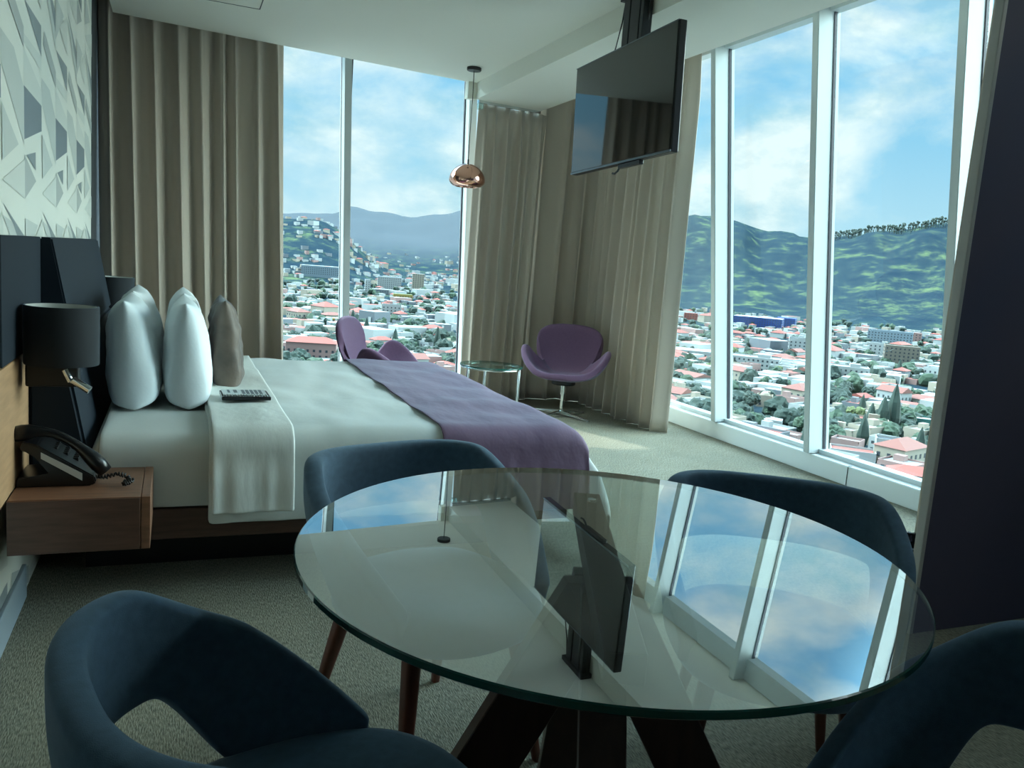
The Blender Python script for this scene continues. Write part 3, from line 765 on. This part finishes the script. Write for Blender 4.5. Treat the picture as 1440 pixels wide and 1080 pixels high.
def mth(op, a, b=None, clamp=False):
    n = N('ShaderNodeMath'); n.operation = op; n.use_clamp = clamp
    for i, q in enumerate((a, b)):
        if q is None: continue
        if isinstance(q, (int, float)): n.inputs[i].default_value = q
        else: LK(q, n.inputs[i])
    return n.outputs[0]
zc = mth('MAXIMUM', sep.outputs[2], 0.0)
den = mth('ADD', zc, .16)
ux = mth('DIVIDE', sep.outputs[0], den); uy = mth('DIVIDE', sep.outputs[1], den)
cmb = N('ShaderNodeCombineXYZ'); LK(mth('MULTIPLY', sep.outputs[0], 1.0), cmb.inputs[0]); LK(mth('MULTIPLY', sep.outputs[1], 1.0), cmb.inputs[1]); LK(mth('MULTIPLY', zc, 1.9), cmb.inputs[2])
n1 = N('ShaderNodeTexNoise'); n1.inputs['Scale'].default_value = 3.6; n1.inputs['Detail'].default_value = 9; n1.inputs['Roughness'].default_value = .55; n1.inputs['Distortion'].default_value = .25
LK(cmb.outputs[0], n1.inputs['Vector'])
n2 = N('ShaderNodeTexNoise'); n2.inputs['Scale'].default_value = 7.5; n2.inputs['Detail'].default_value = 8; n2.inputs['Roughness'].default_value = .6
LK(cmb.outputs[0], n2.inputs['Vector'])
cov = N('ShaderNodeValToRGB'); e = cov.color_ramp.elements; e[0].position = .42; e[0].color = (0, 0, 0, 1); e[1].position = .58; e[1].color = (1, 1, 1, 1)
LK(n1.outputs['Fac'], cov.inputs[0])
cc = N('ShaderNodeValToRGB'); e = cc.color_ramp.elements; e[0].position = .36; e[0].color = lin((172, 218, 232)); e[1].position = .56; e[1].color = lin((234, 252, 252))
LK(n2.outputs['Fac'], cc.inputs[0])
blue = N('ShaderNodeValToRGB'); e = blue.color_ramp.elements; e[0].position = 0; e[0].color = lin((196, 234, 244)); e[1].position = .6; e[1].color = lin((110, 178, 232))
m_ = blue.color_ramp.elements.new(.18); m_.color = lin((142, 208, 240))
LK(zc, blue.inputs[0])
mx = N('ShaderNodeMix'); mx.data_type = 'RGBA'; LK(cov.outputs[0], mx.inputs[0]); LK(blue.outputs[0], mx.inputs[6]); LK(cc.outputs[0], mx.inputs[7])
# two bright lobes added to the sky to fill the room with light
nv_ = N('ShaderNodeVectorMath'); nv_.operation = 'NORMALIZE'
LK(tc.outputs['Generated'], nv_.inputs[0]); 
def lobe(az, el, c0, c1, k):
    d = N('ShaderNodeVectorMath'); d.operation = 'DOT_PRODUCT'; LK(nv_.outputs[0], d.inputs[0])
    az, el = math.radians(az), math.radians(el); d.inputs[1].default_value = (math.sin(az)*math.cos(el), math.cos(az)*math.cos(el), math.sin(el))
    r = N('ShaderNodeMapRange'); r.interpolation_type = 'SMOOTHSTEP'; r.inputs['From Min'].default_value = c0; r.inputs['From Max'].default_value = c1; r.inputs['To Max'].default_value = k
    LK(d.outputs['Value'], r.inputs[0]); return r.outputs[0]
lum = mth('ADD', mth('ADD', lobe(-56, 50, .74, .93, SKY_FILL_L), lobe(99, 31, .68, .90, SKY_FILL_R)), 1.0)
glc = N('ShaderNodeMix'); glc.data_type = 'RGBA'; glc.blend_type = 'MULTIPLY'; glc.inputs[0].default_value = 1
lum1 = mth('SUBTRACT', lum, 1.0)          # added fill is tinted warmer than the open sky
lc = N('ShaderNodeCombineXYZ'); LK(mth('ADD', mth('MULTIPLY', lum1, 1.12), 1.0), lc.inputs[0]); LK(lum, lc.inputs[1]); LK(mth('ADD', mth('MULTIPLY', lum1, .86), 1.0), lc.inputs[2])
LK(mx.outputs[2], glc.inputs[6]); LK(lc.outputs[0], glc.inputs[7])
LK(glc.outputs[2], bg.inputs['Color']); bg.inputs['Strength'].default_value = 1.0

# terrain ------------------------------------------------------------
def px_dir(x, y): return ((x-720)*RT-(y-540)*UP+F_PX*FW).normalized()
sky_px = [(-700, 330), (-200, 300), (150, 296), (330, 300), (400, 303), (440, 304), (470, 300), (492, 294), (540, 302), (580, 307), (620, 304), (655, 296), (720, 290), (800, 305), (880, 318), (945, 316), (975, 307), (1000, 304), (1030, 310), (1080, 325), (1130, 333), (1165, 336), (1200, 332), (1250, 325), (1330, 315), (1400, 330), (1600, 380), (2000, 470)]
prof = []
for x, y in sky_px:
    d = px_dir(x, y); prof.append((math.atan2(d.x, d.y), d.z/math.hypot(d.x, d.y)))
prof.sort()
def skyl(az):
    if az <= prof[0][0]: return prof[0][1]
    for (a0, t0), (a1, t1) in zip(prof, prof[1:]):
        if a0 <= az <= a1:
            q = sm((az-a0)/(a1-a0))*.5+.5*(az-a0)/(a1-a0); return t0+(t1-t0)*q
    return prof[-1][1]
def azpx(x): d = px_dir(x, 400); return math.atan2(d.x, d.y)
A_SPLIT = azpx(800); A_L = azpx(480)
GZ = -58
def terrain(az, r):
    right = sm((az-azpx(720))/(azpx(900)-azpx(720)))
    z = GZ + 30*sm((r-700)/1500)
    # near hill: right hand green mountain at about 2 km, left hand settled slope at 2.4 km
    R = 2300+1900*(1-right)
    foot = 1250*right+(1-right)*1900
    top = skyl(az)*R+EYE
    hill = (top-z)*sm((r-foot)/(R-foot))
    if hill < 0: hill = 0
    t = sm((r-foot)/(R-foot))
    hill *= 1 if t >= .999 else (t**.25)
    rough = (nz(az*26, r/260, 1)*28+nz(az*60, r/110, 4)*10)*t*(1-sm((r-R*.93)/(R*.07)))*(1 if r < R else 0)
    # settled shoulder on the left
    sh_ = (1-sm((az-azpx(440))/(azpx(560)-azpx(440))))*(1-right)
    shoulder = sh_*(skyl(min(az, azpx(430)))*1900*.93-z)*sm((r-1250)/(1900-1250))*(1-sm((r-2000)/700))
    h = max(hill+rough if hill > 1 else hill, shoulder)
    if r > R: h *= 1-.5*sm((r-R)/2500)
    return z+h
def tpos(az, r): return V((r*math.sin(az), r*math.cos(az), terrain(az, r)))
AZ0, AZ1 = math.radians(-18), math.radians(78)
bm = bmesh.new(); nA, nR = 240, 150
grid(bm, lambda u, v: tuple(tpos(AZ0+(AZ1-AZ0)*u, 130*(8000/130)**v)), nA, nR)
ter = obj('hills', bm, [], smooth=True); ter['kind'] = 'structure'
def terrain_mat():
    m = bpy.data.materials.new('hazy_hill_vegetation'); m.use_nodes = True; nt = m.node_tree; b = nt.nodes['Principled BSDF']; b.inputs['Roughness'].default_value = 1; b.inputs['Specular IOR Level'].default_value = 0
    g = nt.nodes.new('ShaderNodeNewGeometry'); mp = nt.nodes.new('ShaderNodeMapping'); mp.inputs['Scale'].default_value = (.02, .02, .02); nt.links.new(g.outputs['Position'], mp.inputs[0])
    a = nt.nodes.new('ShaderNodeTexNoise'); a.inputs['Scale'].default_value = 1; a.inputs['Detail'].default_value = 12; a.inputs['Roughness'].default_value = .74; nt.links.new(mp.outputs[0], a.inputs['Vector'])
    r = nt.nodes.new('ShaderNodeValToRGB'); e = r.color_ramp.elements; e[0].position = .38; e[0].color = lin((30, 45, 56)); e[1].position = .72; e[1].color = lin((88, 104, 72))  # bluish air haze is painted into the darker vegetation tones
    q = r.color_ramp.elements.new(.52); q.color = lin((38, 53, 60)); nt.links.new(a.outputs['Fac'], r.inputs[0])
    # haze over the distant range is mixed into its base colour
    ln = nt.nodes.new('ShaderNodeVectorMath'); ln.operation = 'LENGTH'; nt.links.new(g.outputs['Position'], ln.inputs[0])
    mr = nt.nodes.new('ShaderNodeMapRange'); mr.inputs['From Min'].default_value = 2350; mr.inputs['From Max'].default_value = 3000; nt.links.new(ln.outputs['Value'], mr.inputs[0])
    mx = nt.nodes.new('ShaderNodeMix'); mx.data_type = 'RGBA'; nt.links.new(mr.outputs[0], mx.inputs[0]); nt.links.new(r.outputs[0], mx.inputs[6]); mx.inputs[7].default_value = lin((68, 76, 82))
    nt.links.new(mx.outputs[2], b.inputs['Base Color']); return m
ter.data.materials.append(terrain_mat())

# city ---------------------------------------------------------------
CM = {}
for k, c in dict(white=(140, 147, 148), cream=(137, 132, 120), grey=(92, 100, 107), pink=(132, 108, 105), red=(126, 67, 60), red2=(113, 73, 67), roofgrey=(120, 124, 126), dark=(41, 51, 59), green=(41, 64, 48), green2=(28, 49, 43), lime=(73, 86, 51), blue=(27, 56, 112), yellow=(136, 121, 64), teal=(41, 92, 88), orange=(132, 89, 60), paleblue=(104, 121, 132), concrete=(99, 96, 88), trunk=(49, 41, 35)).items():
    CM[k] = mat('city_'+k, c, .85)
def house_geo(bm, w, d, h, kind, rnd, mi_wall=0, mi_roof=1, mi_win=2, o=(0, 0, 0), rot=0, win=True):
    c, s = math.cos(rot), math.sin(rot)
    def T(x, y, z): return (o[0]+x*c-y*s, o[1]+x*s+y*c, o[2]+z)
    def box(x0, x1, y0, y1, z0, z1, mi, top=None):
        vs = [bm.verts.new(T(x, y, z)) for z in (z0, z1) for y in (y0, y1) for x in (x0, x1)]
        for i, q in enumerate(((4, 5, 7, 6), (0, 1, 5, 4), (2, 6, 7, 3), (0, 4, 6, 2), (1, 3, 7, 5))):
            bm.faces.new([vs[j] for j in q]).material_index = (top if (i == 0 and top is not None) else mi)
    a, b = w/2, d/2
    if kind == 'flat':
        box(-a, a, -b, b, -12, h, mi_wall, mi_roof)
        t = .25
        for q in ((-a, a, -b, -b+t), (-a, a, b-t, b), (-a, -a+t, -b, b), (a-t, a, -b, b)): box(q[0], q[1], q[2], q[3], h, h+.7, mi_wall)
        if rnd.random() < .6: box(a*.1, a*.6, b*.0, b*.6, h, h+2.3, mi_wall)
    elif kind == 'block':
        box(-a, a, -b, b, -12, h, mi_wall, mi_roof)
    else:
        box(-a, a, -b, b, -12, h, mi_wall)
        e = .6; rh = d*.22
        if kind == 'hip':
            p = [T(-a-e, -b-e, h), T(a+e, -b-e, h), T(a+e, b+e, h), T(-a-e, b+e, h), T(-a+b*.9, 0, h+rh), T(a-b*.9, 0, h+rh)] if a > b else [T(-a-e, -b-e, h), T(a+e, -b-e, h), T(a+e, b+e, h), T(-a-e, b+e, h), T(-.1, 0, h+rh), T(.1, 0, h+rh)]
        else:
            p = [T(-a-e, -b-e, h), T(a+e, -b-e, h), T(a+e, b+e, h), T(-a-e, b+e, h), T(-a-e, 0, h+rh), T(a+e, 0, h+rh)]
        v = [bm.verts.new(q) for q in p]
        for q in ((0, 1, 5, 4), (2, 3, 4, 5), (0, 4, 3), (1, 2, 5)): bm.faces.new([v[i] for i in q]).material_index = mi_roof
    if win:
        fl = max(1, int(h/3)); n = max(2, int(w/3.2)); m_ = max(2, int(d/3.2))
        for f in range(fl):
            z = f*3+1.0
            for i in range(n):
                x = -a+(i+.5)*w/n
                for sg in (-1, 1): box(x-.6, x+.6, sg*(b+.02)-.04, sg*(b+.02)+.04, z, z+1.3, mi_win)
            for i in range(m_):
                y = -b+(i+.5)*d/m_
                for sg in (-1, 1): box(sg*(a+.02)-.04, sg*(a+.02)+.04, y-.6, y+.6, z, z+1.3, mi_win)
rnd = random.Random(5)
protos = []
for i in range(14):
    bm = bmesh.new(); KEEP[0] = True
    kind = ('flat', 'flat', 'hip', 'gable', 'flat', 'flat', 'flat')[i % 7]
    w = rnd.uniform(9, 17); d = rnd.uniform(8, 12); h = rnd.uniform(3.2, 7.5)
    house_geo(bm, w, d, h, kind, rnd)
    wall = ('white', 'white', 'cream', 'white', 'grey', 'pink', 'cream')[i % 7]
    roof = 'roofgrey' if kind == 'flat' and i not in (4, 11) else ('red' if i % 2 else 'red2')
    me = bpy.data.meshes.new('house'); bm.to_mesh(me); bm.free()
    for k in (wall, roof, 'dark'): me.materials.append(CM[k])
    wn = {'white': 'white', 'cream': 'cream', 'grey': 'grey', 'pink': 'pink'}[wall]
    rn = {'flat': 'flat grey roof' if roof == 'roofgrey' else 'flat red roof', 'hip': 'hipped red tile roof', 'gable': 'gabled red tile roof'}[kind]
    protos.append((me, 'small %s city house with a %s among the near streets' % (wn, rn), '%s houses with a %s in the near streets' % (wn, rn), max(w, d)))
placed = []
def free(p, rad):
    for q, r2 in placed:
        if (q.x-p.x)**2+(q.y-p.y)**2 < (rad+r2)**2*.62: return False
    return True
AL, AR = azpx(385), azpx(1350)
def ground_hit(x, y):
    d = px_dir(x, y); hz_ = math.hypot(d.x, d.y); az = math.atan2(d.x, d.y); r = 140
    while r < 7000:
        z = EYE+r*d.z/hz_
        if z < terrain(az, r): break
        r *= 1.01
    return tpos(az, r), az, r
# landmarks first: (px centre, px base y, px width, px height, depth m, kind, wall, roof, label)
marks = [
    (438, 512, 66, 30, 16, 'hip', 'pink', 'red', 'salmon apartment block with a wide red roof at the foot of the left window'),
    (650, 520, 26, 26, 14, 'hip', 'cream', 'red', 'cream building with a red roof seen beside the corner curtain'),
    (424, 424, 8, 0, 0, None, None, None, None),
    (547, 407, 32, 17, 22, 'block', 'white', 'paleblue', 'broad white office slab behind the mid-city warehouse, right of the window mullion'),
    (587, 410, 16, 24, 16, 'block', 'cream', 'white', 'pale tall apartment tower in the middle of the left view'),
    (516, 414, 7, 20, 12, 'block', 'white', 'white', 'slender white tower close to the window mullion'),
    (530, 414, 30, 7, 25, 'block', 'grey', 'roofgrey', 'low grey warehouse in front of the white office slab'),
    (566, 422, 26, 8, 20, 'block', 'yellow', 'lime', 'low yellow market building below the pale tower'),
    (550, 448, 26, 18, 16, 'flat', 'white', 'white', 'white flat-roofed apartment block just above the purple armchair in the left window'),
    (466, 459, 8, 11, 10, 'block', 'yellow', 'yellow', 'small yellow house left of the purple armchair'),
    (452, 388, 52, 12, 40, 'block', 'paleblue', 'white', 'long pale blue factory in the left window'),
    (971, 450, 18, 9, 14, 'block', 'red', 'red', 'small bright red shop beside the bunched curtain'),
    (1066, 460, 62, 13, 45, 'block', 'blue', 'white', 'long blue and white hall below the green mountain'),
    (1105, 459, 24, 11, 30, 'block', 'blue', 'blue', 'royal blue end block of the long hall'),
    (1119, 503, 22, 26, 14, 'flat', 'white', 'white', 'white office with rows of dark windows left of the second post'),
    (1060, 520, 66, 17, 22, 'flat', 'white', 'roofgrey', 'long white two-storey building right of the first post'),
    (968, 506, 60, 14, 24, 'block', 'white', 'white', 'long white warehouse left of the first post'),
    (1074, 572, 20, 14, 10, 'flat', 'cream', 'cream', 'white house with a rounded roof dome right of the first post'),
    (1045, 572, 16, 16, 6, 'block', 'pink', 'pink', 'square salmon tower house near the sill, right of the first post'),
    (1080, 604, 34, 14, 12, 'block', 'white', 'white', 'house with a bright white canopy roof low in the middle pane'),
    (1264, 518, 40, 28, 20, 'flat', 'concrete', 'concrete', 'unfinished concrete framed building in the right pane'),
    (1235, 508, 26, 22, 16, 'flat', 'white', 'white', 'white office building left of the concrete frame'),
    (1250, 486, 52, 18, 22, 'flat', 'paleblue', 'white', 'pale office block with flat white roof in the right pane'),
    (1284, 484, 16, 14, 14, 'block', 'pink', 'pink', 'pink block at the right end of the pale office'),
    (1190, 535, 50, 18, 20, 'flat', 'white', 'roofgrey', 'long white warehouse building right of the second post'),
    (1246, 645, 30, 24, 11, 'flat', 'white', 'dark', 'narrow white house with a slate roof low in the right pane'),
    (1290, 606, 44, 16, 14, 'flat', 'teal', 'roofgrey', 'teal walled building in the right pane'),
    (1215, 612, 52, 20, 13, 'flat', 'cream', 'red', 'cream house with a red edged roof right of the second post'),
    (1283, 690, 60, 22, 12, 'hip', 'white', 'red', 'white house with an orange red tile roof at the bottom corner of the right pane'),
    (1196, 655, 54, 20, 12, 'flat', 'white', 'red', 'white house with a red roof terrace low beside the second post'),
]
for (x, yb, w, h, dep, kind, wall, roof, lab) in marks:
    if kind is None: continue
    p, az, r = ground_hit(x, yb)
    dist = (p-V((0, 0, EYE))).length; k = dist/F_PX
    bm = bmesh.new(); KEEP[0] = True
    W_, H_ = w*k*1.0, h*k
    house_geo(bm, W_, dep*max(1, k*1.0)*.8 if dep < 18 else dep, H_, kind, rnd, rot=-az+.1*math.sin(x))
    if 'dome' in lab:
        bmesh.ops.create_uvsphere(bm, u_segments=20, v_segments=10, radius=W_*.32, matrix=Matrix.Translation((0, 0, H_)))
    o = obj('building', bm, [CM[wall], CM[roof], CM['dark']]); o.location = p
    tag(o, lab, 'building')
    placed.append((p, max(W_, dep)/2))
# individual houses of the near streets
cnt = 0; tries = 0
while cnt < 262 and tries < 20000:
    tries += 1
    az = AL+(AR-AL)*rnd.random(); r = 215*(760/215)**(rnd.random()**1.15)
    p = tpos(az, r)
    me, lab, grp, sz = protos[rnd.randrange(14)]
    if not free(p, sz*.5): continue
    o = bpy.data.objects.new('house', me); COL.objects.link(o); o.location = p
    o.rotation_euler = (0, 0, rnd.choice((0, PI/2))+.35+rnd.gauss(0, .08)); s_ = rnd.uniform(.85, 1.2); o.scale = (s_, s_, rnd.uniform(.8, 1.35))
    tag(o, lab, 'house', grp); placed.append((p, sz*.5)); cnt += 1
# the countless houses further out: one object
bm = bmesh.new(); KEEP[0] = True
for i in range(9500):
    az = AZ0+.1+(AZ1-AZ0-.2)*rnd.random(); t = rnd.random(); r = 420*(3300/420)**(t**.85)
    right = sm((az-azpx(720))/(azpx(900)-azpx(720)))
    if right > .5 and r > 1350+140*nz(az*30, 1, 3): continue
    if right <= .5 and r > 1950:
        if rnd.random() > .25+.55*(nz(az*22, r/300, 8) > .05): continue
        if r > 2650: continue
    if r < 760 and (AL < az < AR) and rnd.random() < .6: continue
    sz = 1 if r < 800 else .72
    if nz(az*40, r/90, 15) > .22: continue
    p = tpos(az, r); big = rnd.random() < .06
    w = sz*rnd.uniform(8, 17)*(2.2 if big else 1); d = sz*rnd.uniform(8, 13)*(1.7 if big else 1); h = sz*rnd.uniform(3.5, 9)*(1.5 if big else 1)
    if not free(p, w*.5): continue
    q = rnd.random()
    wall = 0 if q < .62 else (3 if q < .78 else (4 if q < .9 else 5)); rf = rnd.random()
    house_geo(bm, w, d, h, 'block' if rf < .86 else 'hip', rnd, wall, 6 if rf > .86 else (1 if rf < .35 else (0 if rf < .78 else 6)), 2, tuple(p), .35+rnd.choice((0, PI/2))+rnd.gauss(0, .15), win=False)
    a_, b_ = w/2, d/2
tag(obj('distant_houses', bm, [CM[k] for k in ('white', 'roofgrey', 'dark', 'cream', 'grey', 'pink', 'red')]), 'countless pale houses spreading over the valley and up the slopes', 'houses', kind='stuff')
# trees
def tree_geo(bm, p, h, w, rnd, cyp=False, mi=0):
    if cyp:
        n = 9; rings = []
        for t, r in ((0, .25), (.12, .42), (.35, .5), (.65, .36), (.88, .16), (1, .02)):
            rings.append([bm.verts.new((p[0]+w*r*(1+.25*rnd.uniform(-1, 1))*math.cos(2*PI*k/n), p[1]+w*r*(1+.25*rnd.uniform(-1, 1))*math.sin(2*PI*k/n), p[2]+h*t)) for k in range(n)])
        for a, b in zip(rings, rings[1:]):
            for k in range(n): bm.faces.new((a[k], a[(k+1) % n], b[(k+1) % n], b[k])).material_index = mi
        return
    for j in range(3 if h < 9 else 5):
        c = V(p)+V((rnd.uniform(-.3, .3)*w, rnd.uniform(-.3, .3)*w, h*rnd.uniform(.45, .72))); r = w*rnd.uniform(.26, .42)
        g = bmesh.ops.create_icosphere(bm, subdivisions=3, radius=r, matrix=Matrix.Translation(c))
        for v in g['verts']:
            u_ = (v.co-c)/r; v.co += (v.co-c)*(.30*nz(u_.x*2.2+j*7, u_.y*2.2, u_.z*2.2)+rnd.uniform(-.09, .09))
        for v in g['verts']:
            for f in v.link_faces: f.material_index = mi
tp = []
for i in range(6):
    bm = bmesh.new(); KEEP[0] = True; h = rnd.uniform(6, 11); w = rnd.uniform(6, 9)
    if i < 4:
        tree_geo(bm, (0, 0, 0), h, w, rnd); tube(bm, [(0, 0, -4), (0, 0, h*.5)], .25, 6, mi=1)
    else:
        tree_geo(bm, (0, 0, 0), 13+4*(i-4), 4.2, rnd, cyp=True); tube(bm, [(0, 0, -4), (0, 0, .6)], .25, 6, mi=1)
    me = bpy.data.meshes.new('tree'); bm.to_mesh(me); bm.free()
    gk = ('green', 'green2', 'lime', 'green2', 'green2', 'green2')[i]; me.materials.append(CM[gk]); me.materials.append(CM['trunk'])
    tp.append((me, 'dark slim cypress rising between the city houses' if i > 3 else ('yellow-green bushy street tree between the near houses' if gk == 'lime' else ('mid green round tree between the near houses' if gk == 'green' else 'dark green round tree between the near houses')), 'cypresses between the near houses' if i > 3 else gk+' round trees between the near houses'))
GN = {'green': 'mid green', 'green2': 'dark green', 'lime': 'yellow-green'}
for (x, yb, hp, k_) in ((1238, 612, 50, 4), (1252, 612, 66, 5), (1222, 610, 40, 4)):
    p, az, r = ground_hit(x, yb); me, lab, grp = tp[k_]
    o = bpy.data.objects.new('cypress', me); COL.objects.link(o); o.location = p
    s_ = hp*(p-V((0, 0, EYE))).length/F_PX/(13+4*(k_-4)); o.scale = (s_*1.2, s_*1.2, s_)
    tag(o, {1238: 'dark cypress in the middle of the trio in the right pane', 1252: 'tallest dark cypress of the trio in the right pane', 1222: 'smallest dark cypress on the left of the trio in the right pane'}[x], 'tree'); placed.append((p, 4))
cnt = 0
while cnt < 110:
    az = AL+(AR-AL)*rnd.random(); r = 220*(700/220)**rnd.random(); p = tpos(az, r)
    if not free(p, 3.5): 
        if rnd.random() > .02: continue
        continue
    me, lab, grp = tp[rnd.randrange(5)]
    o = bpy.data.objects.new('cypress' if 'cypress' in lab else 'tree', me); COL.objects.link(o); o.location = p
    s_ = rnd.uniform(.7, 1.25); o.scale = (s_, s_, s_); o.rotation_euler = (0, 0, rnd.uniform(0, 6))
    for a_, b_ in GN.items():
        if grp.startswith(a_+' '): grp = grp.replace(a_, b_, 1); break
    tag(o, lab, 'tree', grp); placed.append((p, 3)); cnt += 1
ICO = {}
for sb in (1, 2, 3):
    t_ = bmesh.new(); bmesh.ops.create_icosphere(t_, subdivisions=sb, radius=1); t_.verts.ensure_lookup_table()
    ICO[sb] = ([v.co.copy() for v in t_.verts], [[v.index for v in f.verts] for f in t_.faces]); t_.free()
class Blobs:
    def __init__(self): self.v, self.f, self.m = [], [], []
    def add(self, c, r, sb, mi):
        o_ = len(self.v); vs, fs = ICO[sb]
        for q in vs:
            k = 1+(rnd.uniform(-.25, .25) if sb < 3 else .35*nz(q.x*2+c.x, q.y*2+c.y, q.z*2)+rnd.uniform(-.1, .1))
            self.v.append((c.x+q.x*r*k, c.y+q.y*r*k, c.z+q.z*r*k))
        for f in fs: self.f.append([o_+i for i in f]); self.m.append(mi)
    def build(self, name, mats):
        me = bpy.data.meshes.new(name); me.from_pydata(self.v, [], self.f); me.polygons.foreach_set('material_index', self.m)
        for m in mats: me.materials.append(m)
        o = bpy.data.objects.new(name, me); COL.objects.link(o); return o
bl = Blobs()
for i in range(2600):
    az = AZ0+.1+(AZ1-AZ0-.2)*rnd.random(); r = 330*(1350/330)**(rnd.random()**.8); p = tpos(az, r)
    if nz(az*40, r/90, 15) < .0 and rnd.random() < .6: continue
    h = rnd.uniform(6, 12); seen = AL-.05 < az < AR+.05
    for j in range(2):
        bl.add(p+V((rnd.uniform(-4, 4), rnd.uniform(-4, 4), h*.4)), h*rnd.uniform(.30, .5), (3 if r < 560 else (2 if r < 850 else 1)) if seen else 1, rnd.choice((0, 1, 1)))
tag(bl.build('distant_trees', [CM['green'], CM['green2']]), 'countless dark green trees scattered over the valley and slopes', 'trees', kind='stuff')
# wooded ridge line of the right hand hill
bm = bmesh.new(); KEEP[0] = True
bl2 = Blobs()
for i in range(300):
    az = azpx(1165)+(azpx(1365)-azpx(1165))*rnd.random(); r = 2290+rnd.uniform(-120, 5); p = tpos(az, r); h = rnd.uniform(7, 17)
    tube(bm, [p-V((0, 0, 5)), p+V((0, 0, h*.8))], .6, 4, cap=False)
    bl2.add(p+V((0, 0, h*.85)), h*rnd.uniform(.16, .28), 1, 0)
o_ = len(bl2.v); bm.verts.index_update()
for v in bm.verts: bl2.v.append(tuple(v.co))
for f in bm.faces: bl2.f.append([o_+v.index for v in f.verts]); bl2.m.append(0)
bm.free(); KEEP[0] = False
tag(bl2.build('ridge_trees', [CM['green2']]), 'thin line of trees along the crest of the right hand mountain', 'trees', kind='stuff')
